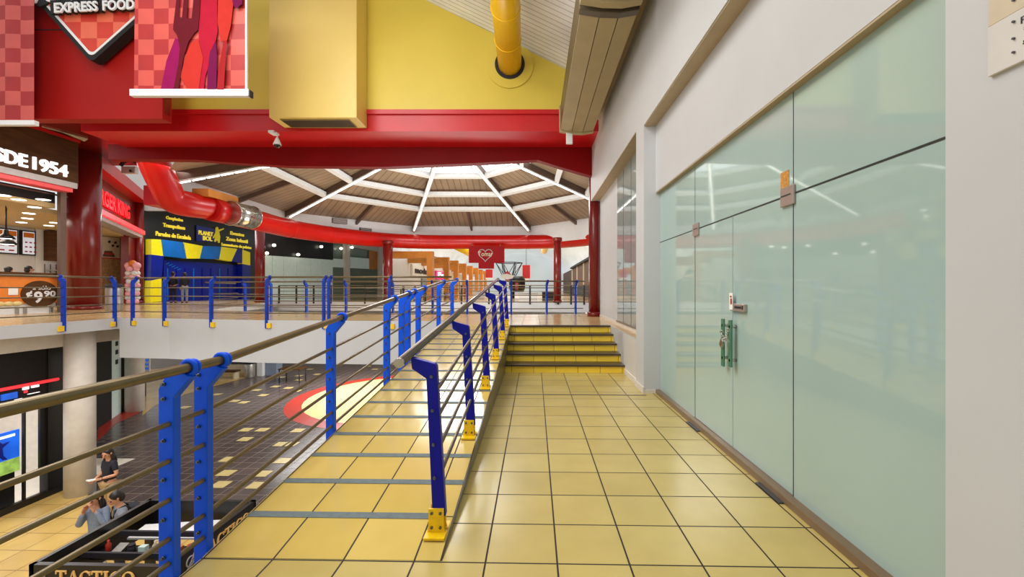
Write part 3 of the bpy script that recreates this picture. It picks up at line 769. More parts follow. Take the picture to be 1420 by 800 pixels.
b = MB(); b.prism([(-24, 10.0, 6.55), (-10.25, 10.35, 6.55), (-10.5, 12.0, 6.55), (-15.9, 17.4, 6.55), (-24, 17.4, 6.55)], (0, 0, .15)); S('ceiling_left_soffit', b, M['colred'])
# drum vents
for (px, py, d, w, h, m, lab) in ((471, 306.5, 25.6, .42, .14, M['brownsteel'], 'grey louvred air vent in the white drum wall, left one'), (507, 319.5, 26.2, .36, .14, M['ink'], 'dark slot vent in the white drum wall, right one')):
    a, c = rv(RR - .06, 2, 0), rv(RR - .06, 3, 0)
    p = WP(px, py, (a.x, a.y), (c.x, c.y)); tg = (c - a).normalized(); nn = Vector((-tg.y, tg.x, 0))
    t = thing('air_vent', lab, 'vent', p)
    b = MB(); b.obox(p, tg * w, nn * .04, UZ * h); b.build('vent_frame', m, t)
    b = MB()
    for i in range(4): b.obox(p + UZ * (-h * .75 + i * h * .5) + nn * .045, tg * w * .9, nn * .01, UZ * .018)
    b.build('louvre', M['greylip'], t)
# red ring duct
dz = 4.44
dp = [(6.6, 20.0, 4.46), (5.3, 22.9, 4.45), (3.8, 25.2, 4.44), (2.2, 26.8, 4.44), (.3, 27.35, 4.44), (-4.0, 27.4, 4.44), (-6.6, 27.2, 4.44), (-8.6, 26.2, 4.44), (-10.6, 23.6, 4.44), (-11.5, 21.2, 4.44), (-11.55, 18.6, 4.44), (-11.75, 16.2, 4.48)]
dp = [tuple(CW(q)) for q in dp]
def smooth(path, n=5):
    out = []; p = [Vector(q) for q in path]
    for i in range(len(p) - 1):
        p0, p1, p2, p3 = p[max(i - 1, 0)], p[i], p[i + 1], p[min(i + 2, len(p) - 1)]
        for k in range(n):
            t = k / n
            out.append(.5 * ((2 * p1) + (-p0 + p2) * t + (2 * p0 - 5 * p1 + 4 * p2 - p3) * t * t + (-p0 + 3 * p1 - 3 * p2 + p3) * t ** 3))
    return out + [p[-1]]
t = thing('ring_duct', 'big red round duct curving around the rotunda and bending up at the left', 'duct', dp[5])
b = MB(); b.tube(smooth(dp), .44, 22); b.build('duct_run', M['duct'], t)
el = [P(300, 289, 16.6), P(265, 284, 15.7), P(240, 277, 15.2), P(229, 258, 14.9), P(217, 233, 14.6), P(206, 208, 14.3), P(198, 185, 14.1)]
b = MB(); b.tube(smooth(el), [.44] * 5 + [.45] * (len(smooth(el)) - 5), 22); b.build('duct_elbow', M['duct'], t)
pj = smooth(dp)
b = MB(); s0_, s1_ = P(320, 295.5, 16.75), P(349, 301.5, 17.9); sd_ = s1_ - s0_; b.tube([s0_, s1_], .46, 22); b.ring(s0_, sd_, .46, .03, 22, 6); b.ring(s1_, sd_, .46, .02, 22, 6); b.build('silver_sleeve', M['chrome'], t)
for q in (4, 6, 8, 9):
    i = q * 5; d = (pj[i + 1] - pj[i - 1]).normalized(); b = MB(); b.ring(pj[i], d, .44, .018, 22, 6); b.build('duct_joint', M['duct'], t)
b = MB(); cb = P(300, 273, 16.6); b.obox(cb, (.3, 0, 0), (0, .8, 0), (0, 0, .14)); b.build('cable_box', M['orangewood'], label='ochre cable box lying on top of the red ring duct', cat='box', loc=cb)
t = thing('wall_speaker', 'white speaker box under a black curved bracket, left of the red duct elbow', 'speaker', P(185, 232, 17.4))
b = MB(); b.tube(smooth([P(168, 229, 17.3), P(174, 223, 17.2), P(185, 223, 17.1), P(195, 229, 17.1), P(203, 240, 17.2)]), .07, 8); b.build('bracket_arm', M['ink'], t)
b = MB(); b.obox(P(180, 236, 17.35), RT * .28, FW * .08, UZ * .14); b.build('speaker_box', M['white2'], t, bevel=.02)
b = MB(); b.sphere(P(181, 237, 17.2), .05); b.build('speaker_cone', M['ink'], t)
# columns
def column(label, px, d, r, z0, z1, m, rings=True, n=28):
    p = P(px, 400, d)
    t = thing('round_column', label, 'column', (p.x, p.y, z0))
    b = MB(); b.lathe([(r, 0), (r, z1 - z0)], (p.x, p.y, z0), n); b.build('shaft', m, t)
    if not rings: return p
    b = MB(); b.lathe([(r + .04, 0), (r + .04, .12), (r, .13)], (p.x, p.y, z0), n); b.build('base_ring', m, t)
    b = MB(); b.lathe([(r, 0), (r + .05, .04), (r + .05, .2)], (p.x, p.y, z1 - .2), n); b.build('cap_ring', m, t)
    return p
column('glossy maroon column standing beside the right wall at the stair landing', 824.5, 12.15, .165, UP, 5.4, M['colred'])
column('maroon column across the rotunda, right of the red hanging sign', 773, 23.9, .21, UP, 4.3, M['colred'])
column('maroon column across the rotunda in front of the shop glass', 538, 25.4, .27, UP, 4.3, M['colred'])
column('maroon column right of the blue and yellow shop entrance', 360.5, 24.6, .25, UP, 5.4, M['colred'])
column('very thick glossy maroon column beside the wood-clad restaurant', 115.5, 16.0, .50, UP, 7.0, M['colred'])
column('slim maroon column between red neon sign and blue shop', 191.5, 23.3, .24, UP, 6.3, M['colred'])
column('thick white round column on the lower level beside the dark shop', 111, 11.05, .30, LOW, .44, M['beige'], False)
column('white round column on the lower level farther back', 187, 18.5, .33, LOW, .4, M['beige'], False)

# ================================================================ SIGNS AND BANNERS AT UPPER LEFT
def fq(px, py, d): return P(px, py, d)
def flat(b, pts, d, th, mi=0):
    b.prism([P(x, y, d) for x, y in pts], FW * th, mi)
# maroon box sign
t = thing('box_sign', 'big maroon box sign hanging before the red beam, carrying the diamond emblem', 'sign', P(140, 168, 9.5))
b = MB(); b.prism(facing(-60, -70, 225, 165, 9.5), FW * .26); b.build('sign_box', M['maroon'], t, bevel=.01)
b = MB(); flat(b, [(-60, 40.5), (226, 40.5), (226, 42), (-60, 42)], 9.495, .02); b.build('panel_joint', M['ink'], t)
sx = P(225, 0, 9.5)
b = MB(); c = (P(225, -70, 9.5) + P(225, 165, 9.5)) / 2 + FW * .13; hh = (P(225, -70, 9.5).z - P(225, 165, 9.5).z) / 2
b.obox(c + RT * .004 - UZ * .02, RT * .004, FW * .075, UZ * (hh - .16)); b.build('side_inset', M['colred'], t)
# hanging cables
for px in (80, 200):
    p0 = P(px, -70, 9.6); b = MB(); b.tube([p0, p0 + UZ * 2.2], .02, 8); b.build('hanger_rod', M['steel'], t)
# diamond emblem, tilted a little
t = thing('diamond_sign', 'red chequered diamond emblem with black edge and EXPRESS FOOD lettering', 'sign', P(128, 80, 9.3))
def rdia(cx, cy, r, rad, d, ang=.06, n=6):
    pts = []
    for k in range(4):
        a = k * PI / 2 + PI / 2 + ang
        vx, vy = cx + (r - rad * 1.414) * math.cos(a), cy + (r - rad * 1.414) * math.sin(a)
        for i in range(n + 1):
            w = a - PI / 4 + PI / 2 * i / n
            pts.append(P(vx + rad * math.cos(w), vy + rad * math.sin(w), d))
    return pts
DX, DY, DR = 133, -26, 113
b = MB(); b.prism(rdia(DX, DY, DR, 8, 9.22), FW * .20); b.build('black_edge', M['blackmatt'], t)
b = MB(); b.prism(rdia(DX - .5, DY, DR - 8, 7, 9.21), FW * .02); b.build('white_outline', M['white2'], t)
chk = checker_mat('red_orange_checks', (206, 54, 34), (232, 106, 76), .345, tuple(RT), (0, 0, 1), (1.15, .08))
b = MB(); b.prism(rdia(DX - .5, DY, DR - 13, 6, 9.20), FW * .02); b.build('chequered_face', chk, t)
ur = (RT + UZ * .05).normalized(); uu = (UZ - RT * .05).normalized()
def lettering(s_, x, y, w, h, d, m, nm, par, bold, dep):
    text(s_, P(x, y, d), ur, uu, w * d / F, h * d / F, m, nm, par, dep, bold)
for w_, x_, wd in (('EXPRESS', 77, 60), ('FOOD', 144, 44)):
    yo = (x_ - 77) * .05
    lettering(w_, x_ - 2.5, 22 - yo, wd + 5, 19.5, 9.15, M['blackmatt'], 'letter_shadow', t, .055, .06)
    lettering(w_, x_, 19 - yo, wd, 14, 9.06, M['white2'], 'lettering', t, .03, .03)
b = MB(); b.prism([P(x, y, 9.16) for x, y in ((36, -3), (44, 5), (55, 9), (62, 6), (70, 2), (84, 6), (100, 6), (112, -1), (185, -3), (185, -40), (36, -40))], FW * .05); b.build('script_backing', M['blackmatt'], t)
b = MB()
for pts in ([(42, -30), (56, -30), (53, -6), (49, 3), (43, 5), (40, 0)], [(60, -30), (80, -30), (78, 2), (72, 3.5), (64, 1), (60, -6)], [(84, -30), (100, -30), (104, -2), (96, 3), (88, 0)], [(108, -30), (175, -30), (175, -10), (108, -8)]):
    b.prism([P(x, y, 9.13) for x, y in pts], FW * .03)
b.build('script_letters', M['white2'], t)
# right banner with cutlery print
D1 = 8.0
chk2 = checker_mat('banner_checks', (152, 24, 22), (184, 70, 58), .285, tuple(RT), (0, 0, 1), (.02, .16))
t = thing('hanging_banner', 'red chequered banner printed with a fork and knives, white rail at its foot', 'banner', P(264, 130, D1))
b = MB(); N = 12
rows_ = []
for j in range(15):
    py = -70 + j * (127 + 70) / 14; row = []
    for i in range(N + 1):
        u = i / N; px = 187 + (342 - 187) * u + (1.5 * math.sin(j / 14 * 3) if i == N else 0) - (1.6 * (j / 14) if i == 0 else 0)
        row.append(P(px, py, D1) + FW * (.014 * math.sin(u * 9 + .5)))
    rows_.append(row)
for j in range(14):
    for i in range(N): b.face([rows_[j][i], rows_[j][i + 1], rows_[j + 1][i + 1], rows_[j + 1][i]], 0, True)
b.build('cloth', chk2, t)
b = MB(); b.obox((P(187, 0, D1) + P(187, 0, D1)) / 2 * 0 + P(342, 28, D1), RT * .014, FW * .02, UZ * (98 * D1 / F)); b.build('hem', M['white2'], t)
b = MB(); b.obox(P(264.5, 129.5, D1), RT * (82 * D1 / F), FW * .05, UZ * (4.8 * D1 / F)); b.build('foot_rail', M['white2'], t, bevel=.01)
b = MB(); b.obox(P(347, 130, D1) + FW * .02, RT * .015, FW * .05, UZ * .06); b.build('rail_cap', M['ink'], t)
def rel(pts): return [(180 + x / 5.712, y / 5.712) for x, y in pts]
pm = {'fork': mat('print_dark_plum', (89, 18, 29), .8, spec=.1), 'plum': mat('print_plum', (129, 15, 72), .8, spec=.1), 'rose': mat('print_rose', (158, 22, 44), .8, spec=.1), 'coral': mat('print_coral', (172, 44, 36), .8, spec=.1), 'purp': mat('print_purple', (99, 15, 60), .8, spec=.1), 'brick': mat('print_brick', (146, 30, 34), .8, spec=.1)}
shapes = [('knife_print', 'rose', [(560, -60), (690, -60), (695, 250), (680, 330), (600, 600), (585, 715), (530, 715), (575, 460), (545, 300), (548, 120)]),
          ('spoon_print', 'coral', [(700, -60), (830, -60), (800, 200), (770, 320), (720, 330), (695, 180)]),
          ('spoon_print', 'coral', [(540, 300), (580, 460), (545, 715), (455, 715), (400, 610), (440, 450), (480, 350)]),
          ('knife_print', 'plum', [(360, 300), (400, 320), (395, 460), (345, 715), (245, 715), (290, 480)]),
          ('fork_print', 'fork', [(375, -60), (395, -60), (388, 130), (412, 140), (432, -60), (462, -60), (452, 145), (490, 145), (508, -60), (560, -60), (550, 130), (540, 235), (510, 265), (465, 330), (425, 450), (385, 715), (345, 715), (385, 500), (395, 380), (375, 280), (343, 235), (345, 190)]),
          ('knife_print', 'purp', [(680, 320), (690, 430), (685, 715), (612, 715), (615, 560), (635, 410)]),
          ('knife_print', 'brick', [(745, 320), (770, 325), (755, 520), (745, 715), (690, 715), (700, 560), (725, 420)]),
          ('fork_print', 'purp', [(815, -60), (890, -60), (890, 30), (855, 55), (830, 60), (812, 10)])]
for i, (nm, key, pts) in enumerate(shapes):
    b = MB(); flat(b, [(max(188, min(340, x)), min(y, 124)) for x, y in rel(pts)], D1 - .03 - .004 * i, .002); b.build(nm, pm[key], t)
for px in (200, 330):
    p0 = P(px, -70, D1); b = MB(); b.tube([p0, p0 + UZ * 2.4], .008, 6); b.build('hanger_cord', M['ink'], t)
# left banner
D2 = 9.1
chk3 = checker_mat('left_banner_checks', (160, 28, 28), (196, 80, 72), .30, tuple(RT), (0, 0, 1), (.1, .05))
t = thing('hanging_banner', 'plain red chequered banner at the top left corner, left of the maroon sign', 'banner', P(0, 170, D2))
b = MB(); rows_ = []
for j in range(12):
    row = []
    for i in range(13):
        u = i / 12; row.append(P(-110 + 157 * u, -70 + j * 238 / 11, D2) + FW * (.02 * math.sin(u * 21 + .8)))
    rows_.append(row)
for j in range(11):
    for i in range(12): b.face([rows_[j][i], rows_[j][i + 1], rows_[j + 1][i + 1], rows_[j + 1][i]], 0, True)
b.build('cloth', chk3, t)
b = MB(); b.obox(P(-28, 171, D2), RT * (79 * D2 / F), FW * .05, UZ * (3.4 * D2 / F)); b.build('foot_rail', M['white2'], t, bevel=.01)
for px in (-80, 30):
    p0 = P(px, -70, D2); b = MB(); b.tube([p0, p0 + UZ * 2.4], .008, 6); b.build('hanger_cord', M['ink'], t)

# ================================================================ RESTAURANT WITH WOOD FASCIA (far left)
A2, B2 = tuple(P(117, 400, 16.3).xy), tuple(P(189, 400, 23.3).xy)
d2 = Vector((B2[0] - A2[0], B2[1] - A2[1], 0)).normalized(); n2 = Vector((d2.y, -d2.x, 0))
L2 = math.hypot(B2[0] - A2[0], B2[1] - A2[1])
def w2_(s_, z, o=0): return Vector((A2[0], A2[1], 0)) + d2 * s_ + UZ * z + n2 * o
XS = -15.5
t = thing('restaurant_front', 'dark wood restaurant fascia with white lettering SDE 1954 and red canopy edge', 'shop front', (XS, 13, UP))
b = MB(); b.box(XS - .3, 6, 4.95, XS, 14.35, 6.45); b.build('wood_fascia', M['wood'], t)
text('DESDE', (XS + .02, 11.47, 5.17), (0, 1, 0), (0, 0, 1), 1.36, .40, M['signwhite'], 'lettering', t, .06, .02)
text('1954', (XS + .02, 12.98, 5.17), (0, 1, 0), (0, 0, 1), .99, .40, M['signwhite'], 'lettering', t, .06, .02)
b = MB(); b.box(XS - .1, 6, 4.80, XS + .35, 14.0, 4.98); b.build('canopy_edge', M['greylip'], t)
b = MB(); b.box(XS - .1, 6, 4.66, XS + .30, 13.9, 4.80); b.build('red_edge', M['pinklip'], t)
b = MB(); b.box(XS - .12, 13.80, UP, XS + .0, 13.98, 4.70); b.build('jamb', M['brownsteel'], t)
b = MB(); b.box(-24, 6, 6.45, XS + .02, 14.4, 6.6); b.build('top_board', M['red'], t)
for k, (y0, y1, z0) in enumerate(((10, 14.2, 4.55), (10, 14.2, 4.45))):
    b = MB(); b.box(XS - .25 - k * .5, y0, z0, XS - .2 - k * .5, y1, z0 + .05); b.build('track_rail', M['steel'], t)
b = MB(); b.prism([G(58, 175, 6.54), G(122, 192, 6.54), G(117, 195, 6.54), G(84, 181.5, 6.54)], (0, 0, -.03)); b.build('light_cove', M['cream_board'], t)
# interior
A7, B7 = tuple(P(54, 400, 19.3).xy), tuple(P(176, 400, 22.7).xy)
def e7(px, z, o=0.0):
    v = WP(px, 400, A7, B7); nn = Vector((B7[1] - A7[1], A7[0] - B7[0], 0)).normalized(); return Vector((v.x, v.y, z)) + nn * o
RSIDE = [(-16.9, 13.9), tuple(w2_(.2, 0, -.2).xy), tuple(w2_(L2, 0, -.2).xy), B7]
b = MB(); b.prism([(-24, 6, 4.14), (XS - .3, 6, 4.14), (XS - .3, 13.9, 4.14)] + [(x, y, 4.14) for x, y in RSIDE] + [(A7[0], A7[1], 4.14), (-24, A7[1], 4.14)], (0, 0, .16)); S('ceiling_restaurant', b, M['tancl'])
b = MB(); b.box(-24, 6, 4.3, XS - .3, 13.9, 4.66); S('ceiling_void', b, M['blackmatt'])
b = MB(); b.box(-22.4, 6, UP, -22.2, A7[1], 4.14); S('wall_restaurant_back', b, M['white2'])
nb = Vector((B7[1] - A7[1], A7[0] - B7[0], 0)).normalized()
b = MB(); b.prism([e7(50, UP), e7(132, UP), e7(132, 4.14), e7(50, 4.14)], -nb * .1); S('wall_restaurant_side', b, M['white2'])
b = MB(); b.prism([e7(132, UP), e7(180, UP), e7(180, 4.14), e7(132, 4.14)], -nb * .1); S('wall_restaurant_stone', b, M['stone'])
for i, (px, py) in enumerate(((48, 287.5), (40, 296), (38, 303), (30, 308.5), (76, 309), (68, 313), (60, 277), (26, 277), (4, 271))):
    p = G(px, py, 4.135)
    b = MB(); b.lathe([(.16, 0), (.15, -.012)], (p.x, p.y, 4.14), 16); b.build('downlight', M['lamp'], label='round lit downlight in the tan ceiling of the wood-clad restaurant', cat='light', group='restaurant downlights', loc=(p.x, p.y, 4.13))
for i, (xa, xb) in enumerate(((-20, 29), (31, 53))):
    pa, pb = WX(xa, 340, -22.0), WX(xb, 340, -22.0)
    t = thing('menu_screen', ['lit menu screen on the restaurant back wall, left one partly behind lamps', 'lit menu screen on the restaurant back wall, right one beside the dark panel'][i], 'screen', (-22.1, (pa.y + pb.y) / 2, 3.4))
    b = MB(); b.box(-22.19, pa.y + .03, 2.95, -22.08, pb.y - .03, 4.02); b.build('frame', M['black'], t)
    b = MB(); b.box(-22.08, pa.y + .08, 3.0, -22.07, pb.y - .08, 3.97); b.build('display', M['screen'], t)
    b = MB(); L = pb.y - pa.y
    b.box(-22.07, pa.y + .1, 3.72, -22.065, pb.y - .1, 3.93); b.build('menu_header', M['orange'], t)
    b = MB()
    for r_ in range(3):
        for c_ in range(3): b.box(-22.07, pa.y + .15 + c_ * L * .28, 3.08 + r_ * .2, -22.065, pa.y + .15 + c_ * L * .28 + L * .16, 3.14 + r_ * .2)
    b.build('menu_lines', M['inlayred'], t)
b = MB(); b.prism([e7(60, 2.75, .02), e7(87, 2.75, .02), e7(87, 4.1, .02), e7(60, 4.1, .02)], nb * .3); b.build('wall_cabinet', M['wood'], label='dark wood wall cabinet right of the menu screens', cat='cabinet', loc=e7(73, 2.75))
t = thing('kitchen_rack', 'pale steel kitchen rack under the dark wall cabinet behind the counter', 'rack', e7(70, UP))
for px in (60, 68, 76): b = MB(); b.prism([e7(px, UP, .05), e7(px + .8, UP, .05), e7(px + .8, 2.6, .05), e7(px, 2.6, .05)], nb * .04); b.build('upright', M['steel'], t)
for z in (1.5, 1.9, 2.3): b = MB(); b.prism([e7(60, z, .05), e7(77, z, .05), e7(77, z + .04, .05), e7(60, z + .04, .05)], nb * .4); b.build('rack_shelf', M['stainless'], t)
b = MB(); b.prism([e7(79, UP, .05), e7(85, UP, .05), e7(85, 2.7, .05), e7(79, 2.7, .05)], nb * .3); b.build('fridge', M['inlayred'], label='red drinks fridge seen past the counter beside the thick maroon column', cat='fridge', loc=e7(82, UP))
# orange counter with price roundel
t = thing('counter', 'orange service counter with dark top and round price sign behind the railing', 'counter', (-15.9, 13, UP))
b = MB(); CE = WX(79, 420, -15.75).y
b.box(-16.5, 8, UP + .32, -15.75, CE, 1.90); b.build('orange_front', M['orange'], t)
b = MB(); b.box(-16.45, 8, UP, -15.80, CE - .05, UP + .32); b.build('white_plinth', M['white2'], t)
b = MB(); b.box(-16.6, 8, 1.86, -15.7, CE + .05, 2.0); b.build('counter_top', M['wood'], t)
def yz(px, py): v = WX(px, py, -15.74); return v
c = yz(55.5, 407.5)
b = MB(); n = 28; b.prism([(-15.745, c.y + .52 * math.cos(2 * PI * i / n) * 1.0, c.z + .42 * math.sin(2 * PI * i / n)) for i in range(n)], (.02, 0, 0)); ro = b.build('price_roundel', M['wood'], t)
text('a sólo', (-15.72, c.y - .22, c.z + .13), (0, 1, 0), (0, 0, 1), .5, .13, M['white2'], 'lettering', ro, .01, .0)
text('¢', (-15.72, c.y - .40, c.z - .12), (0, 1, 0), (0, 0, 1), .17, .22, M['white2'], 'price', ro, .01, .03)
text('9', (-15.72, c.y - .19, c.z - .29), (0, 1, 0), (0, 0, 1), .24, .37, M['white2'], 'price', ro, .01, .03)
text('90', (-15.72, c.y + .09, c.z - .09), (0, 1, 0), (0, 0, 1), .34, .19, M['white2'], 'price', ro, .01, .03)
c2 = yz(18, 408)
b = MB(); b.box(-15.745, c2.y - .12, c2.z - .02, -15.73, c2.y + .12, c2.z + .18); b.build('small_label', M['paper'], t)
b = MB()
for i in range(5): b.sphere((-15.76, c2.y - .75 + i * .22, c2.z - .28), .1, sc=(.4, 1.3, .7))
b.build('burger_picture', M['cream'], t)
for px in (25, 36, 72):
    q = yz(px, 430); b = MB(); b.box(-15.8, q.y - .03, UP, -15.74, q.y + .03, UP + .2); b.build('plinth_foot', M['stainless'], t)
for i, (px, py, r_) in enumerate(((8, 331, .22), (9, 339, .27))):
    p = WX(px, py, -16.9 - i * .4)
    t = thing('pendant_lamp', ['black pendant lamp hanging over the orange counter, upper of two', 'black pendant lamp hanging over the orange counter, lower of two'][i], 'lamp', p)
    b = MB(); b.lathe([(.03, .30), (.06, .28), (.07, .16), (r_ * .7, .10), (r_, 0), (r_ - .02, 0), (.05, .1)], p, 20); b.build('lamp_shade', M['black'], t)
    b = MB(); b.lathe([(r_ * .7, .0), (r_ * .6, -.02)], p + UZ * .02, 16); b.build('lamp_bulb', M['lamp'], t)
    b = MB(); b.tube([p + UZ * .3, Vector((p.x, p.y, 4.16))], .012, 6); b.build('cord', M['black'], t)

# ================================================================ SHOP WITH RED NEON NAME (diagonal)
t = thing('burger_shop_front', 'maroon shop front behind the thick column with a red lit name sign', 'shop front', w2_(4, UP))
b = MB(); b.prism([w2_(-.3, 4.55), w2_(L2, 4.55), w2_(L2, 6.45), w2_(-.3, 6.45)], -n2 * .3); b.build('fascia', M['colred'], t)
b = MB(); b.prism([w2_(-.6, 6.1, .5), w2_(L2 + .2, 6.1, .5), w2_(L2 + .2, 6.6, .5), w2_(-.6, 6.6, .5)], -n2 * .8); b.build('top_beam', M['red'], t)
text('BURGER KING', w2_(.2, 4.95, .05), d2, UZ, 6.0, .66, M['signred'], 'lettering', t, .08, .02)
b = MB(); b.prism([w2_(0, 4.36, .45), w2_(L2 - .5, 4.36, .45), w2_(L2 - .5, 4.56, .45), w2_(0, 4.56, .45)], -n2 * .5); b.build('canopy_edge', M['redlight'], t)
b = MB(); b.prism([w2_(0, 4.18, .35), w2_(L2 - .5, 4.18, .35), w2_(L2 - .5, 4.36, .35), w2_(0, 4.36, .35)], -n2 * .45); b.build('canopy_soffit', M['greylip'], t)
b = MB(); b.prism([w2_(L2 - 1.6, UP), w2_(L2 - .2, UP), w2_(L2 - .2, 4.2), w2_(L2 - 1.6, 4.2)], -n2 * .3); b.build('pilaster', M['colred'], t)
pa, pb = e7(141, 3.1), e7(165.5, 3.1)
t = thing('burger_poster', 'poster with a burger picture inside the shop with the red name sign', 'poster', (pa + pb) / 2)
sp_ = (pb - pa); sp_.z = 0; LL = sp_.length; sp_.normalize(); o0 = Vector((pa.x, pa.y, 3.0)) + nb * .02; n2k = n2; n2 = nb
def pq(u, v): return o0 + sp_ * (u * LL) + UZ * (v * 1.0)
b = MB(); b.prism([pq(0, 0), pq(1, 0), pq(1, 1.1), pq(0, 1.1)], -n2 * .03); b.build('sheet', M['cream_board'], t)
b = MB(); b.prism([pq(.05, .1), pq(.7, .1), pq(.7, .22), pq(.05, .22)], n2 * .02); b.prism([pq(.1, .3), pq(.6, .3), pq(.55, .4), pq(.15, .4)], n2 * .02); b.build('burger_bun', M['brownwall'], t)
b = MB(); b.prism([pq(.1, .22), pq(.65, .22), pq(.65, .30), pq(.1, .30)], n2 * .03); b.prism([pq(0, 0), pq(1, 0), pq(1, .06), pq(0, .06)], n2 * .02); b.build('burger_filling', M['inlayred'], t)
b = MB()
for u, v in ((.55, .62), (.7, .78), (.35, .8), (.82, .6)): b.prism([pq(u, v), pq(u + .12, v + .02), pq(u + .10, v + .14), pq(u - .02, v + .1)], n2 * .02)
b.build('poster_print', M['ink'], t)
n2 = n2k
# litter bin
def litter_bin(label, px, py, d, r, h, z):
    p = P(px, 400, d)
    t = thing('litter_bin', label, 'bin', (p.x, p.y, z))
    b = MB(); b.lathe([(r * .96, 0), (r, .03), (r, h * .82), (r * .97, h * .84)], (p.x, p.y, z), 22); b.build('bin_body', M['stainless'], t)
    b = MB(); b.lathe([(r * 1.03, h * .84), (r * 1.03, h * .93), (r * .8, h), (r * .5, h), (r * .5, h * .9)], (p.x, p.y, z), 22); b.build('bin_rim', M['ink'], t)
litter_bin('stainless litter bin behind the railing beside the thick maroon column', 158.5, 0, 15.2, .24, .95, UP)
litter_bin('stainless litter bin on the lower level far floor', 346.5, 0, 25.5, .27, .95, LOW)
# balloon figure column
p = P(184, 400, 21.2)
t = thing('balloon_column', 'column of pink and white balloons topped with an orange one by the red shop', 'balloons', (p.x, p.y, UP))
for k in range(9):
    b = MB()
    for i in range(4):
        a = i * PI / 2 + k * .6; b.sphere((p.x + .17 * math.cos(a), p.y + .17 * math.sin(a), UP + .13 + k * .2), .13, 0, 10, 7)
    b.build('balloon_tier', M['pink'] if k % 2 == 0 else M['white2'], t)
b = MB(); b.sphere((p.x, p.y, UP + 2.0), .17); b.build('top_balloon', M['orange'], t)
for s_ in (-1, 1):
    b = MB(); b.sphere((p.x + s_ * .2, p.y, UP + 1.9), .17); b.build('side_balloon', M['pink'], t)

# ================================================================ BLUE AND YELLOW ENTRANCE
v0 = P(205, 419, 24.6); v1 = P(347, 414.5, 32.2)
A3, B3 = (v0.x, v0.y), (v1.x, v1.y)
d3 = Vector((B3[0] - A3[0], B3[1] - A3[1], 0)).normalized(); n3 = Vector((d3.y, -d3.x, 0))
def e3(px, py, o=0.0):
    a = (A3[0] + n3.x * o, A3[1] + n3.y * o); c = (B3[0] + n3.x * o, B3[1] + n3.y * o)
    return WP(px, py, a, c)
t = thing('play_centre_front', 'black shop front with yellow lettering above a blue and yellow arch', 'shop front', e3(275, 418))
def e3poly(pts, o, th, m, nm, par=None):
    b = MB(); b.prism([e3(x, y, o) for x, y in pts], -n3 * th); return b.build(nm, m, par or t)
bb = [e3(196, 420), e3(354, 416)]
b = MB(); q = [Vector((bb[0].x, bb[0].y, UP)), Vector((bb[1].x, bb[1].y, UP)), Vector((bb[1].x, bb[1].y, 6.4)), Vector((bb[0].x, bb[0].y, 6.4))]
b.prism(q, -n3 * .25); b.build('black_fascia', M['black'], t)
e3poly([(227, 360), (337, 368), (337, 416), (227, 419)], .05, .04, M['navy'], 'dark_blue_doorway')
for i, (pts, m) in enumerate((
        ([(210, 331.5), (224, 332), (227, 355), (210, 353)], 'sunyellow'),
        ([(210, 353), (227, 355), (224, 386), (209, 389)], 'navy'),
        ([(209, 389), (224, 386), (224, 402), (208.5, 403)], 'sunyellow'),
        ([(208.5, 403), (224, 402), (224, 418), (208.5, 419)], 'sunyellow'),
        ([(224, 332), (255, 336), (259, 358.5), (227, 355)], 'skyblue'),
        ([(254, 336), (281, 341), (277, 358.5), (258.5, 358.5)], 'sunyellow'),
        ([(281, 341), (307, 342), (304, 359.5), (277, 358.5)], 'skyblue'),
        ([(307, 342), (329, 345), (321, 362.5), (304, 359.5)], 'sunyellow'),
        ([(329, 345), (336, 346), (336, 365), (321, 362.5)], 'navy'),
        ([(336, 346), (347, 350), (347, 368), (336, 366)], 'sunyellow'),
        ([(336, 366), (347, 368), (347, 392), (336, 391)], 'navy'),
        ([(336, 391), (347, 392), (347, 415), (336, 415.5)], 'navy'))):
    e3poly(pts, .45 if 4 <= i <= 8 else .42, .38, M[m], 'arch_segment')
for s_, x0, x1, y0, y1, hh in (('Cumpleaños', 230, 253, 302, 308, 6), ('Trampolines', 225.5, 256, 313, 319, 7.5), ('Paredes de Escalada', 215.5, 264, 323.5, 332, 6.5), ('Eventos', 319, 338, 323.5, 327, 5.2), ('Zona Infantil', 313, 343, 331, 336.5, 5.5), ('Lanzamiento de pelotas', 307, 348, 339, 346, 5.5)):
    p0, p1 = e3(x0, y0, .03), e3(x1, y1, .03)
    rt_ = (p1 - p0); rt_.z = 0; wid = rt_.length; d_ = (p0.y + p1.y) / 2
    z0 = min(p0.z, p1.z) if False else (p0.z + p1.z) / 2 - hh * d_ / F * .3
    text(s_, Vector((p0.x, p0.y, z0)), rt_, UZ, wid, hh * d_ / F * .95, M['signyellow'], 'lettering', t, .05, .02)
e3poly([(272.5, 312), (300, 318), (300, 336), (272.5, 334)], .08, .06, M['navy'], 'logo_panel')
for s_, x0, x1, y0, hh in (('PLANET', 275, 295, 321, 6.0), ('BOL', 281, 294, 329, 6.5)):
    p0, p1 = e3(x0, y0 + 4, .12), e3(x1, y0 + 4, .12); rt_ = (p1 - p0); rt_.z = 0
    text(s_, p0, rt_, UZ, rt_.length, hh * p0.y / F, M['signyellow'], 'logo_lettering', t, .04, .03)
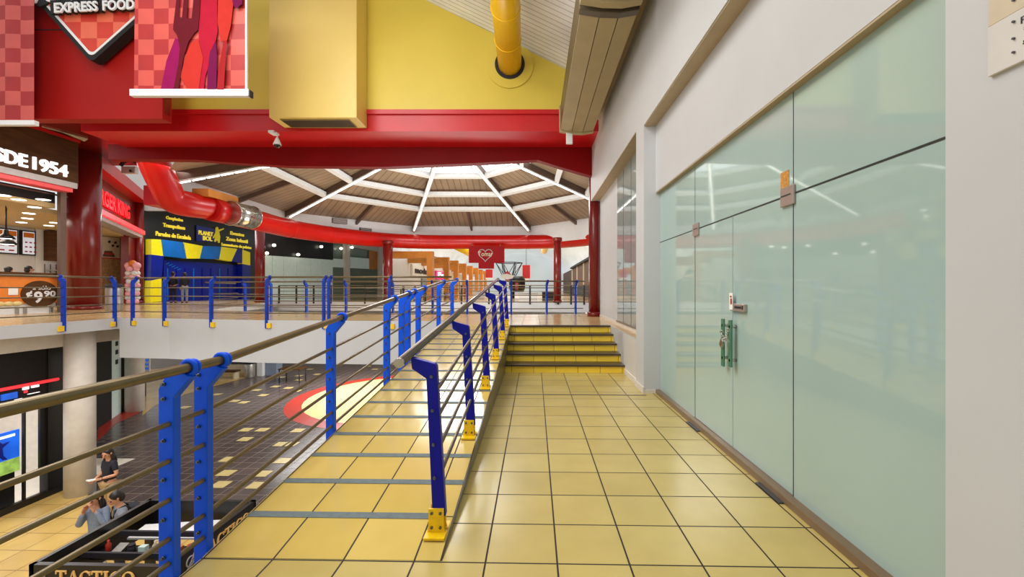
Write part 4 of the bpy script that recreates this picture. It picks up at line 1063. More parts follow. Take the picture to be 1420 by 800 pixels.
# leaping yellow figure cut-out
e3poly([(299.5, 315.5), (301.5, 314.5), (303, 316), (303, 318.5), (310.5, 316.5), (310.8, 317.8), (304, 321), (305.5, 328), (304.8, 336.5), (303, 336.8), (301.5, 332.5), (299, 335.5), (297.2, 334.5), (299, 328), (296, 330.5), (295.4, 329.6), (299, 322)], .14, .04, M['sunyellow'], 'figure_cutout')
for i in range(9):
    px = 232 + i * 12; e3poly([(px, 372), (px + 1.2, 372), (px + 1.2, 416), (px, 416)], .07, .02, M['skyblue'] if i % 3 == 0 else M['bluedk'], 'door_slat')
b = MB()
for i in range(5): px = 230 + i * 4; b.prism([e3(px, 366 + i * 2, .09), e3(px + 5, 364 + i * 2, .09), e3(px + 5, 365 + i * 2, .09), e3(px, 367 + i * 2, .09)], -n3 * .02)
b.build('painted_scribble', M['skyblue'], t)
b = MB(); b.box(-27, 24.5, 6.45, -16.5, 36, 6.6); S('ceiling_left_hall', b, M['white2'])

# ================================================================ GLASS SHOP ACROSS THE ROTUNDA
g0 = P(364, 418, 25.9); g1 = P(532, 400, 34.6)
A4, B4 = (g0.x, g0.y), (g1.x, g1.y)
d4 = Vector((B4[0] - A4[0], B4[1] - A4[1], 0)).normalized(); n4 = Vector((d4.y, -d4.x, 0))
def e4(px, z, o=0.0):
    v = WP(px, 400, (A4[0] + n4.x * o, A4[1] + n4.y * o), (B4[0] + n4.x * o, B4[1] + n4.y * o)); return Vector((v.x, v.y, z))
t = thing('glass_shop_front', 'shop front of milky glass panels under a black spotlit fascia across the rotunda', 'shop front', e4(440, UP))
GZ = 3.5
for px0, px1, m in ((364, 377.5, 'glasswhite'), (378, 393, 'glasswhite'), (393.5, 411.5, 'glasswhite'), (412, 430.5, 'glasswhite'), (431, 446, 'glasswhite'), (446.5, 461.5, 'glasswhite')):
    b = MB(); b.prism([e4(px0, UP), e4(px1, UP), e4(px1, GZ), e4(px0, GZ)], -n4 * .05); b.build('glass_panel', M[m], t)
for px0, px1, z0, z1, m in ((462, 478, UP, GZ - .5, 'glassdark'), (486, 524, UP, GZ - .5, 'glassdark'), (462, 478, GZ - .5, GZ + .1, 'glasswhite'), (486, 512, GZ - .5, GZ + .3, 'glasswhite'), (512, 525, GZ - .5, GZ + .9, 'orangewood')):
    b = MB(); b.prism([e4(px0, z0), e4(px1, z0), e4(px1, z1), e4(px0, z1)], -n4 * .05); b.build('glass_panel' if m != 'orangewood' else 'wood_panel', M[m], t)
b = MB(); b.prism([e4(360, GZ), e4(462, GZ), e4(462, 5.3), e4(360, 5.3)], -n4 * .2); b.build('black_fascia', M['black'], t)
b = MB(); b.prism([e4(462, GZ, -.1), e4(532, GZ, -.1), e4(532, 5.3, -.1), e4(462, 5.3, -.1)], -n4 * .2); b.build('grey_fascia', M['glassdark'], t)
b = MB(); b.prism([e4(490, 4.55, .1), e4(530, 4.35, .1), e4(530, 4.75, .1), e4(490, 4.9, .1)], -n4 * .2); b.build('beige_header', M['beige'], t)
for px0, px1 in ((478.5, 485.5), (525, 531)):
    b = MB(); b.prism([e4(px0, UP, .15), e4(px1, UP, .15), e4(px1, 5.0, .15), e4(px0, 5.0, .15)], -n4 * .3); b.build('beige_pillar', M['beige'], t)
for px, py in ((380, 340), (370, 351), (413.5, 353), (445.5, 342), (473, 344.5), (488, 343)):
    v = WP(px, py, (A4[0] + n4.x * .2, A4[1] + n4.y * .2), (B4[0] + n4.x * .2, B4[1] + n4.y * .2))
    b = MB(); b.sphere(v, .11, sc=(1, 1, .8)); b.build('spotlight', M['lamp'], t)
b = MB(); b.box(-16, 27, 5.0, -9.5, 40, 5.3); S('ceiling_glass_shop', b, M['blackmatt'])

# ================================================================ FAR HALL
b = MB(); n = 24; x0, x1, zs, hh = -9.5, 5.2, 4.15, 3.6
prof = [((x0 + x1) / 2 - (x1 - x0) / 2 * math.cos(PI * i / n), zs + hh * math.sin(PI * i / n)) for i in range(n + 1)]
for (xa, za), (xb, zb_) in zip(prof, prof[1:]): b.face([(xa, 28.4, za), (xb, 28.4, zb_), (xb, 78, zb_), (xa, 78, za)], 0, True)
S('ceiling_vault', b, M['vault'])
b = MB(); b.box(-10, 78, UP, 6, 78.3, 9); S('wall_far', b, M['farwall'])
b = MB(); b.box(-9.8, 28.6, UP, -9.5, 78, 4.2); S('wall_far_left', b, M['white2'])
b = MB(); b.box(5.2, 28.3, UP, 5.5, 78, 4.2); S('wall_far_right', b, M['brownwall'])
# orange portals
for i, px in enumerate((597, 619.5, 632.5, 644, 653, 661, 667.5, 673)):
    X = -6.6; k = (px - CX) / F; d = X / (-SS + k * CC); y = P(px, 400, d).y
    t = thing('orange_portal', 'orange timber portal frame before the far hall shops, ' + ('nearest the rotunda', 'second from the rotunda', 'third from the rotunda', 'fourth from the rotunda', 'fifth from the rotunda', 'sixth from the rotunda', 'seventh from the rotunda', 'last and farthest of the row')[i], 'portal', (X, y, UP))
    b = MB(); b.box(X - .2, y - .2, UP, X + .18, y + .25, 3.42); b.build('leg', M['orangewood'], t)
    b = MB(); b.box(-9.5, y - .2, 3.42, X + .18, y + .25, 3.85); b.build('lintel', M['orangewood'], t)
    b = MB(); b.box(X - .1, y + .25, 3.5, X + .05, y + 1.5, 3.62); b.build('tie_bar', M['orangewood'], t)
# shop signs on the far left wall
for i, (y0, y1, z0, z1, m, lab, tx) in enumerate((
        (33, 38.5, 2.5, 3.4, 'paper', 'white shop sign with dark lettering beside the first orange portal', 'moda'),
        (41, 45.5, 2.4, 3.2, 'magenta', 'magenta round-lettered shop sign seen through the first orange portal', 'Fe'),
        (46, 56, 2.5, 3.3, 'cream_board', 'cream shop sign farther along the far hall', None),
        (57, 70, 2.5, 3.3, 'screen', 'bluish lit shop sign deep in the far hall', None))):
    t = thing('shop_sign', lab, 'sign', (-9.4, (y0 + y1) / 2, z0))
    b = MB(); b.box(-9.49, y0, z0, -9.35, y1, z1); b.build('sign_panel', M[m], t)
    if tx: text(tx, (-9.33, y0 + .6, z0 + .2), (0, 1, 0), UZ, (y1 - y0) * .7, .5, M['ink'] if i == 0 else M['signwhite'], 'lettering', t, .03, .04)
for i in range(7):
    y = 36 + i * 4; b = MB(); b.box(-9.48, y, UP, -9.38, y + 2.6, 2.35)
    S('window_%d' % (7 + i), b, [M['glassdark'], M['stone'], M['glasswhite']][i % 3])
# hall yellow pipes
for (x, z, lab) in ((-5.35, 4.45, 'yellow round pipe running along the far vault, left one'), (1.0, 5.3, 'yellow round pipe running along the far vault, right one')):
    t = thing('ventilation_pipe', lab, 'pipe', (x, 30, z))
    b = MB(); b.tube([(x, 29, z), (x, 44 if x > 0 else 42, z)], .3, 16); b.build('pipe_run', M['ypipe'], t)
    b = MB(); b.lathe([(.3, 0), (.1, .3)], (x, 42 if x < 0 else 44, z - .15), 16); b.build('pipe_end', M['ypipe'], t)
# right-hand shops of the far hall
for i in range(4):
    y = 30 + i * 6.5
    t = thing('brown_shop_front', 'dark brown shop front with pale mullions at the right of the far hall, ' + ('nearest', 'second', 'third', 'farthest')[i], 'shop front', (5.0, y, UP))
    b = MB(); b.box(4.9, y, UP, 5.2, y + 5.8, 4.1); b.build('brown_panel', M['brownwall'], t)
    b = MB()
    b.box(4.8, y + 5.8, UP, 5.2, y + 6.3, 4.15); b.build('pale_mullion', M['beige'], t)
    b = MB(); b.box(4.78, y, UP + .02, 4.9, y + 5.8, UP + 1.0); b.build('dark_base', M['ink'], t)
    b = MB(); b.box(4.6, y, 4.0, 5.2, y + 6.3, 4.2); b.build('canopy', M['ink'], t)
# red T shaped hanging sign
D5 = 26.2
t = thing('hanging_sign', 'dark red T-shaped sign with pale script and heart hanging under the ring duct', 'sign', P(675, 343, D5))
b = MB(); b.prism([P(x, y, D5) for x, y in ((650, 342), (699.5, 342), (699.5, 364.5), (685, 364.5), (685, 372.5), (663.5, 372.5), (663.5, 364.5), (650, 364.5))], FW * .12); b.build('sign_panel', mat('dark_crimson', (132, 6, 14), .6, spec=.15), t)
text('Tomar', P(663, 355.2, D5 - .02), RT, UZ, 20.5 * D5 / F, 6.4 * D5 / F, M['cream_board'], 'script_lettering', t, .02, .0)
hp = [(673 + 9.8 * (math.sin(a) ** 3), 353 - 9.5 * (13 * math.cos(a) - 5 * math.cos(2 * a) - 2 * math.cos(3 * a) - math.cos(4 * a)) / 16) for a in [2 * PI * i / 30 for i in range(31)]]
b = MB(); b.tube([P(x, y, D5 - .02) for x, y in hp], .022, 6); b.build('heart_outline', M['greylip'], t)
for px in (655, 694):
    b = MB(); b.tube([P(px, 342, D5 + .05), P(px, 338, D5 + .05)], .02, 6); b.build('hanger_rod', M['steel'], t)
# small red hanging pennants
for px0, px1, y0, y1, d, lab in ((673.5, 683, 373.5, 385, 36, 'small red hanging pennant left of the truss kiosk'), (724.5, 735, 367.5, 386, 36, 'small red hanging pennant right of the truss kiosk')):
    t = thing('pennant', lab, 'banner', P((px0 + px1) / 2, y1, d))
    b = MB(); b.prism(facing(px0, y0, px1, y1, d), FW * .05); b.build('cloth', M['red'], t)
    b = MB(); b.prism(facing(px0, y1, px1, y1 + 2.5, d), FW * .06); b.build('foot_strip', M['white2'], t)
    b = MB(); b.prism(facing(px0 + 3, y0 + 2, px1 - 3, y1 - 2, d - .02), FW * .02); b.build('print', M['inlayred'], t)
    b = MB(); b.tube([P((px0 + px1) / 2, y0, d), P((px0 + px1) / 2, y0, d) + UZ * 3.0], .015, 6); b.build('cord', M['ink'], t)
# truss kiosk with a diamond emblem
D6 = 33
t = thing('truss_kiosk', 'dark kiosk with an upturned steel truss canopy and a red and white diamond emblem', 'kiosk', G(708, 415, UP))
b = MB()
for k in range(6):
    a = k * PI / 3; c0 = P(706, 386, D6); c1 = P(706, 364.5, D6)
    lo = c0 + Vector((.4 * math.cos(a), .4 * math.sin(a), 0)); hi = c1 + Vector((1.0 * math.cos(a), 1.0 * math.sin(a), 0)); hi2 = c1 + Vector((1.0 * math.cos(a + PI / 3), 1.0 * math.sin(a + PI / 3), 0))
    b.tube([lo, hi], .035, 6); b.tube([hi, hi2], .035, 6); b.tube([lo, hi2], .025, 6)
b.build('truss_canopy', M['ink'], t)
c0 = P(717, 394, D6)
b = MB(); b.lathe([(.5, -.6), (.62, -.3), (.62, .35), (.5, .6)], c0, 20); b.build('black_drum', M['black'], t)
b = MB(); b.box(c0.x - .1, c0.y - .66, c0.z - .4, c0.x + .12, c0.y - .6, c0.z + .1); b.build('red_label', M['inlayred'], t)
b = MB(); b.lathe([(.12, 0), (.12, 1.6)], (c0.x - .3, c0.y, UP), 12); b.build('mast', M['ink'], t)
q0 = P(703, 383, D6 - 1)
b = MB(); b.prism([P(x, y, D6 - 1) for x, y in ((703.5, 375.5), (711, 382.5), (703.5, 391), (696, 382.5))], FW * .06); b.build('diamond_emblem', M['inlayred'], t)
b = MB(); b.prism([P(x, y, D6 - 1.05) for x, y in ((694, 381), (703, 379.5), (712.5, 382), (711, 386), (703, 387.5), (695, 385))], FW * .05); b.build('white_band', M['white2'], t)
# white display counters on the far floor
for px0, px1, y0, y1, d, lab in ((720, 745, 407, 419, 25.5, 'white display counter on the far floor right of the kiosk'), (655, 672, 404, 415, 30, 'pale display counter on the far floor left of the kiosk'), (752, 768, 405, 417, 28, 'dark low display counter near the right far column')):
    p0, p1 = P(px0, y0, d), P(px1, y0, d)
    t = thing('display_counter', lab, 'counter', ((p0.x + p1.x) / 2, p0.y, UP))
    b = MB(); b.box(p0.x, p0.y, UP, p1.x, p0.y + .6, p0.z); b.build('cabinet', M['white2'] if d != 28 else M['ink'], t)
    b = MB(); b.box(p0.x - .05, p0.y - .05, p0.z, p1.x + .05, p0.y + .65, p0.z + .05); b.build('counter_top', M['greylip'], t)



for i, (px, d) in enumerate(((556, 27.2), (578, 28.6), (606, 29.4), (628, 31.0))):
    p = P(px, 400, d)
    t = thing('cafe_table', 'dark round cafe table on the far floor, ' + ('leftmost of four', 'second from the left of four', 'third from the left of four', 'rightmost of four')[i], 'table', (p.x, p.y, UP))
    b = MB(); b.lathe([(.42, .70), (.42, .74)], (p.x, p.y, UP), 20); b.build('table_top', M['ink'], t)
    b = MB(); b.lathe([(.28, 0), (.26, .03), (.04, .06), (.04, .70)], (p.x, p.y, UP), 14); b.build('pedestal', M['ink'], t)
    for s_ in (-1, 1):
        c = thing('cafe_chair', 'dark cafe chair at the %s side of the %s far cafe table' % ('left' if s_ < 0 else 'right', ('leftmost', 'second', 'third', 'rightmost')[i]), 'chair', (p.x + s_ * .7, p.y, UP), 'chairs at the far cafe tables')
        x = p.x + s_ * .7
        b = MB(); b.box(x - .2, p.y - .2, UP + .43, x + .2, p.y + .2, UP + .47); b.build('seat', M['ink'], c)
        b = MB(); b.box(x + s_ * .17, p.y - .2, UP + .47, x + s_ * .21, p.y + .2, UP + .92); b.build('backrest', M['ink'], c)
        for ax in (-.17, .17):
            for ay in (-.17, .17):
                b = MB(); b.tube([(x + ax, p.y + ay, UP), (x + ax, p.y + ay, UP + .43)], .018, 6); b.build('leg', M['ink'], c)

# ================================================================ LOWER LEVEL
XL = -12.25
t = thing('lower_shop_front', 'black shop front on the lower level with a red light strip and bright interior', 'shop front', (XL, 8, LOW))
b = MB(); b.box(XL - .2, 3, -1.35, XL, 11.35, .06); b.build('black_fascia', M['blackmatt'], t)
b = MB(); b.box(XL - .05, 3, LOW, XL + .05, 11.3, LOW + .16); b.build('black_plinth', M['black'], t)
b = MB(); b.box(XL - .2, 10.60, LOW, XL + .02, 11.35, .05); b.build('black_pier', M['black'], t)
ym = WX(34, 620, XL).y; yd0, yd1 = WX(57, 620, XL).y, WX(68, 620, XL).y
b = MB(); b.box(XL - .05, ym - .02, LOW, XL, ym + .03, -1.3); b.build('mullion', M['black'], t)
b = MB(); b.box(XL - .08, yd0, LOW + .75, XL - .02, yd1, -1.3); b.build('dark_door_panel', M['black'], t)
b = MB(); b.box(XL - .02, yd0 + .14, -2.35, XL + .01, yd0 + .2, -2.2); b.build('door_handle', M['paper'], t)
p0, p1 = WX(-60, 555, XL + .02), WX(80, 525.5, XL + .02)
b = MB(); b.tube([(XL + .03, p0.y, p1.z), (XL + .03, p1.y, p1.z)], .04, 8); b.build('red_light_strip', M['redlight'], t)
for i, (px0, px1, y0, y1, m) in enumerate(((3, 25, 543, 556, 'posterblue'), (33, 41, 535, 541, 'signwhite'), (45, 55, 533, 538, 'signwhite'), (40, 56, 543, 547, 'signwhite'), (22, 32, 552, 556, 'signwhite'), (35, 39, 541, 545, 'redlight'))):
    a, c = WX(px0, y1, XL + .04), WX(px1, y0, XL + .04)
    b = MB(); b.box(XL, a.y, min(a.z, c.z), XL + .03, c.y, max(a.z, c.z)); b.build('window_emblem', M[m], t)
b = MB(); b.box(XL - 4.2, 2, LOW, XL - 4, 13, -.3); S('wall_lower_shop', b, M['beige'])
b = MB(); b.box(XL - 4, 3, LOW + .004, XL, 13, LOW + .01); S('floor_lower_shop', b, M['beige'])
b = MB(); b.box(XL - 4, 12.2, LOW, XL - .7, 12.4, -.3); S('wall_lower_side', b, M['beige'])
t = thing('display_poster', 'lit blue sports poster in the dark shop window on the lower level', 'poster', (XL - .5, 8.6, LOW))
a, c = WX(-60, 658, XL - .4), WX(27, 597, XL - .4)
b = MB(); b.box(XL - .45, a.y, -2.95, XL - .4, c.y, -1.95); b.build('poster_sheet', M['posterblue'], t)
b = MB(); b.box(XL - .40, a.y, -2.95, XL - .395, c.y, -2.62); b.build('poster_field', M['postergreen'], t)
b = MB(); b.prism([(XL - .39, c.y - .75 + y, -2.6 + z) for y, z in ((.1, 0), (.2, .15), (.15, .3), (.2, .45), (.32, .5), (.4, .4), (.55, .42), (.4, .3), (.42, .12), (.5, 0), (.4, .02), (.3, .18), (.2, 0))], (.005, 0, 0)); b.build('poster_player', M['navy'], t)
b = MB(); b.box(XL - .39, c.y - .8, -2.08, XL - .385, c.y - .1, -2.02); b.build('poster_title', M['signwhite'], t)
b = MB(); b.box(XL - .5, a.y, LOW, XL - .4, c.y - .1, -2.95); b.build('poster_stand', M['black'], t)
# diagonal dark shop beyond the white column
q0, q1 = G(136, 594, LOW), G(177, 566, LOW)
A6, B6 = (q0.x, q0.y), (q1.x, q1.y)
def e6(px, z): v = WP(px, 400, A6, B6); return Vector((v.x, v.y, z))
d6 = Vector((B6[0] - A6[0], B6[1] - A6[1], 0)).normalized(); n6 = Vector((d6.y, -d6.x, 0))
t = thing('lower_shop_front', 'black lower-level shop front with a lit glass strip, between the two white columns', 'shop front', q0)
for px0, px1, m, nm in ((128, 155, 'blackmatt', 'black_panel'), (155, 168, 'glasswhite', 'lit_glass'), (168, 182, 'blackmatt', 'black_panel')):
    b = MB(); b.prism([e6(px0, LOW), e6(px1, LOW), e6(px1, 0), e6(px0, 0)], -n6 * .1); o = b.build(nm, M[m], t)
b = MB()
for z in (-.85, -1.2, -1.6, -2.6): b.prism([e6(160, z), e6(163, z), e6(163, z + .18), e6(160, z + .18)], n6 * .02)
b.build('window_print', M['ink'], t)
# far side of the lower level
b = MB(); b.box(-34, 34, LOW, 4, 34.3, .2); S('wall_lower_far', b, M['beige'])
t = thing('poster_panel', 'small blue and white poster on the lower level beside the rear white column', 'poster', G(200, 540, LOW))
c = P(200.5, 505, 21); b = MB(); b.obox(c, RT * .26, FW * .03, UZ * .40); b.build('sheet', M['paper'], t)
b = MB()
for k in range(3): b.obox(c - FW * .035 + UZ * (.2 - k * .2), RT * .22, FW * .005, UZ * .05)
b.build('print', M['posterblue'], t)
b = MB(); b.obox(Vector((c.x, c.y, (LOW + c.z - .4) / 2)), RT * .05, FW * .03, UZ * ((c.z - .4 - LOW) / 2)); b.build('stand', M['black'], t)
for px0, px1, yb, h, m, lab in ((356, 364, 522, .9, 'white2', 'white bollard box beside the far litter bin on the lower level'), (368, 384, 521, .8, 'denim', 'grey blue cabinet against the far lower wall'), (310, 340, 517, .55, 'cream_board', 'low cream display table on the far lower floor')):
    a, c = G(px0, yb, LOW), G(px1, yb, LOW)
    t = thing('display_stand', lab, 'stand', ((a.x + c.x) / 2, a.y, LOW))
    b = MB(); b.box(a.x, a.y, LOW, c.x, a.y + .6, LOW + h); b.build('stand_body', M[m], t, bevel=.02)
    b = MB(); b.box(a.x - .04, a.y - .04, LOW + h, c.x + .04, a.y + .64, LOW + h + .05); b.build('stand_top', M['ink'] if m != 'white2' else M['white2'], t)
a, c = G(385, 531, LOW), G(421, 529, LOW)
t = thing('table', 'dark long table with thin legs on the lower level dark floor', 'table', ((a.x + c.x) / 2, a.y, LOW))
b = MB(); b.box(a.x, a.y, LOW + .72, c.x, a.y + .8, LOW + .77); b.build('table_top', M['wood'], t)
for x in (a.x + .06, c.x - .06):
    for y in (a.y + .06, a.y + .74):
        b = MB(); b.tube([(x, y, LOW), (x, y, LOW + .72)], .03, 8); b.build('leg', M['ink'], t)
t = thing('bench', 'dark bench with pale legs along the far edge of the lower floor', 'bench', G(300, 524, LOW))
a, c = G(292, 526, LOW), G(336, 523, LOW); b = MB(); b.box(a.x, a.y, LOW + .4, c.x, a.y + .5, LOW + .48); b.build('seat', M['wood'], t)
for x in (a.x + .1, c.x - .1):
    b = MB(); b.box(x - .04, a.y + .05, LOW, x + .04, a.y + .45, LOW + .4); b.build('leg', M['cream_board'], t)

# ---- black market kiosk with gold lettering
ka, kc = G(40, 783, -1.3), G(355, 693, -1.3)
KX0, KX1, KY0, KY1, KZ = ka.x, kc.x, ka.y, kc.y, -1.3
t = thing('kiosk', 'open-topped black kiosk on the lower level with gold TACTICO lettering', 'kiosk', ((KX0 + KX1) / 2, (KY0 + KY1) / 2, LOW))
b = MB()
for (x0, y0, x1, y1) in ((KX0, KY0, KX1, KY0 + .05), (KX0, KY1 - .05, KX1, KY1), (KX0, KY0, KX0 + .05, KY1), (KX1 - .05, KY0, KX1, KY1)): b.box(x0, y0, KZ - .42, x1, y1, KZ)
b.build('fascia_frame', M['black'], t)
for x in (KX0 + .05, KX1 - .05):
    for y in (KY0 + .05, KY1 - .05):
        b = MB(); b.box(x - .04, y - .04, LOW, x + .04, y + .04, KZ - .4); b.build('corner_post', M['black'], t)
b = MB(); b.box(KX0, KY0, LOW, KX1, KY1, LOW + .95); b.build('counter_base', M['black'], t)
b = MB(); b.box(KX0 - .03, KY0 - .03, LOW + .95, KX1 + .03, KY1 + .03, LOW + 1.0); b.build('counter_top', M['ink'], t)
for y, z in ((KY0 + .30, KZ - .30), (KY0 + .66, KZ - .26)):
    b = MB(); b.box(KX0 + .06, y - .12, z - .03, KX1 - .06, y + .12, z); b.build('shelf', M['black'], t)
    b = MB(); b.box(KX0 + .06, y + .13, z + .10, KX1 - .06, y + .16, z + .16); b.build('shelf_rail', M['ink'], t)
wp = [G(176, 746, -1.5), G(202, 727, -1.5), G(330, 719, -1.5), G(312, 746, -1.5)]
b = MB(); b.prism([(p.x, p.y, -1.5) for p in wp], (0, 0, -.02)); b.build('white_panel', M['white2'], t)
def glyphs(s_, org, right, up, h, m, nm, par, depth=.012):
    right = Vector(right).normalized(); up = Vector(up).normalized(); n = right.cross(up); b = MB(); x = 0.0
    def q(pts): b.prism([Vector(org) + right * ((x + u) * h) + up * (v * h) for u, v in pts], n * depth)
    def R4(u0, v0, u1, v1): q([(u0, v0), (u1, v0), (u1, v1), (u0, v1)])
    def arc(cx, rx, a0, a1):
        k = 18
        for i in range(k):
            t0, t1 = a0 + (a1 - a0) * i / k, a0 + (a1 - a0) * (i + 1) / k
            def pt(t, o): w = .075 + .10 * abs(math.cos(t)); return (cx + (rx - (w if o else 0)) * math.cos(t), .5 + (.5 - (.07 if o else 0)) * math.sin(t))
            q([pt(t0, 0), pt(t1, 0), pt(t1, 1), pt(t0, 1)])
    for ch in s_:
        if ch == 'T': R4(0, .92, .8, 1); R4(0, .76, .07, .92); R4(.73, .76, .8, .92); R4(.31, .05, .49, .92); R4(.2, 0, .6, .06); x += .88
        elif ch == 'A':
            q([(.06, .05), (.14, .05), (.46, .98), (.40, 1)]); q([(.58, .05), (.78, .05), (.50, 1), (.40, 1)]); R4(.2, .32, .62, .39); R4(-.02, 0, .24, .06); R4(.5, 0, .88, .06); x += .92
        elif ch == 'I': R4(.1, .05, .28, .95); R4(0, 0, .38, .06); R4(0, .94, .38, 1); x += .48
        elif ch == 'C': arc(.45, .45, .75, 2 * PI - .75); R4(.72, .68, .79, .96); R4(.72, .04, .79, .3); x += .90
        elif ch == 'O': arc(.47, .47, 0, 2 * PI); x += 1.02
    return b.build(nm, m, par), x * h
lx0, lx1 = G(76, 785, KZ).x, G(188, 785, KZ).x
hh = (lx1 - lx0) / 5.9
glyphs('TACTICO', (lx0, KY0 - .002, KZ - .05 - hh), (1, 0, 0), UZ, hh, M['gold'], 'lettering', t)
glyphs('TACTICO', (KX1 + .002, KY0 + .42, KZ - .07 - hh), (0, 1, 0), UZ, hh, M['gold'], 'lettering', t)
for o_, r_ in (((lx0 - .17, KY0 - .004, KZ - .12), (1, 0, 0)), ((KX1 + .004, KY0 + .28, KZ - .12), (0, 1, 0))):
    nrm = Vector(r_).cross(UZ); b = MB(); b.ring(o_, nrm, .05, .008, 16, 6); b.ring(Vector(o_) + Vector(r_) * .03 - UZ * .05, nrm, .035, .007, 14, 6); b.tube([Vector(o_) - Vector(r_) * .05 - UZ * .09, Vector(o_) + Vector(r_) * .06 + UZ * .06], .008, 6); b.build('emblem', M['greylip'], t)
# goods on the kiosk shelves
kinds = ['bottle', 'box', 'jar', 'box', 'bottle', 'card', 'jar', 'box', 'bottle']
gm = ['cream_board', 'ink', 'inlayred', 'gold', 'glasswhite', 'stainless', 'orangewood']
for r_, (y, z) in enumerate(((KY0 + .30, KZ - .30), (KY0 + .66, KZ - .26))):
    for i in range(9):
        x = KX0 + .16 + i * (KX1 - KX0 - .32) / 8; kd = kinds[(i + r_ * 4) % 9]; m = M[gm[(i * 3 + r_ * 2) % 7]]; cn = ['cream', 'dark', 'red', 'gold', 'pale', 'steel', 'ochre'][(i * 3 + r_ * 2) % 7]
        pos = ['first', 'second', 'third', 'fourth', 'fifth', 'sixth', 'seventh', 'eighth', 'ninth'][i]
        lab = 'small %s %s, %s from the left on the %s shelf of the black kiosk' % (cn, kd, pos, 'front' if r_ == 0 else 'rear')
        b = MB()
        if kd == 'bottle': b.lathe([(.025, 0), (.028, .01), (.028, .08), (.012, .10), (.012, .13)], (x, y, z), 12)
        elif kd == 'jar': b.lathe([(.035, 0), (.04, .01), (.04, .06), (.03, .07), (.036, .072), (.036, .088)], (x, y, z), 12)
        elif kd == 'box': b.box(x - .04, y - .03, z, x + .04, y + .03, z + .07)
        else: b.prism([(x - .055, y - .08, z + .01), (x + .055, y - .08, z + .01), (x + .055, y + .06, z + .06), (x - .055, y + .06, z + .06)], (0, 0, .006)); b.box(x - .02, y, z, x + .02, y + .05, z + .04)
        b.build('small_' + kd, m, label=lab, cat=kd, group='goods on the kiosk shelves', loc=(x, y, z), bevel=.003 if kd == 'box' else 0)

# ================================================================ PEOPLE
def skin_mesh(vs, es, rs, sub=2):
    me = bpy.data.meshes.new('s'); bm = bmesh.new(); lay = bm.verts.layers.skin.verify()
    bv = [bm.verts.new(v) for v in vs]
    for i, v in enumerate(bv):
        r = rs[i]; v[lay].radius = r if isinstance(r, tuple) else (r, r); v[lay].use_root = (i == 0)
    for a, c in es: bm.edges.new((bv[a], bv[c]))
    bm.to_mesh(me); bm.free()
    ob = bpy.data.objects.new('s', me); COL.objects.link(ob)
    sk = ob.modifiers.new('k', 'SKIN'); sk.use_smooth_shade = True
    sb = ob.modifiers.new('u', 'SUBSURF'); sb.levels = sub; sb.render_levels = sub
    dg = bpy.context.evaluated_depsgraph_get(); dg.update()
    out = bpy.data.meshes.new_from_object(ob.evaluated_get(dg))
    bpy.data.objects.remove(ob); bpy.data.meshes.remove(me)
    V = [v.co.copy() for v in out.vertices]; Fc = [tuple(p.vertices) for p in out.polygons]
    bpy.data.meshes.remove(out)
    return V, Fc
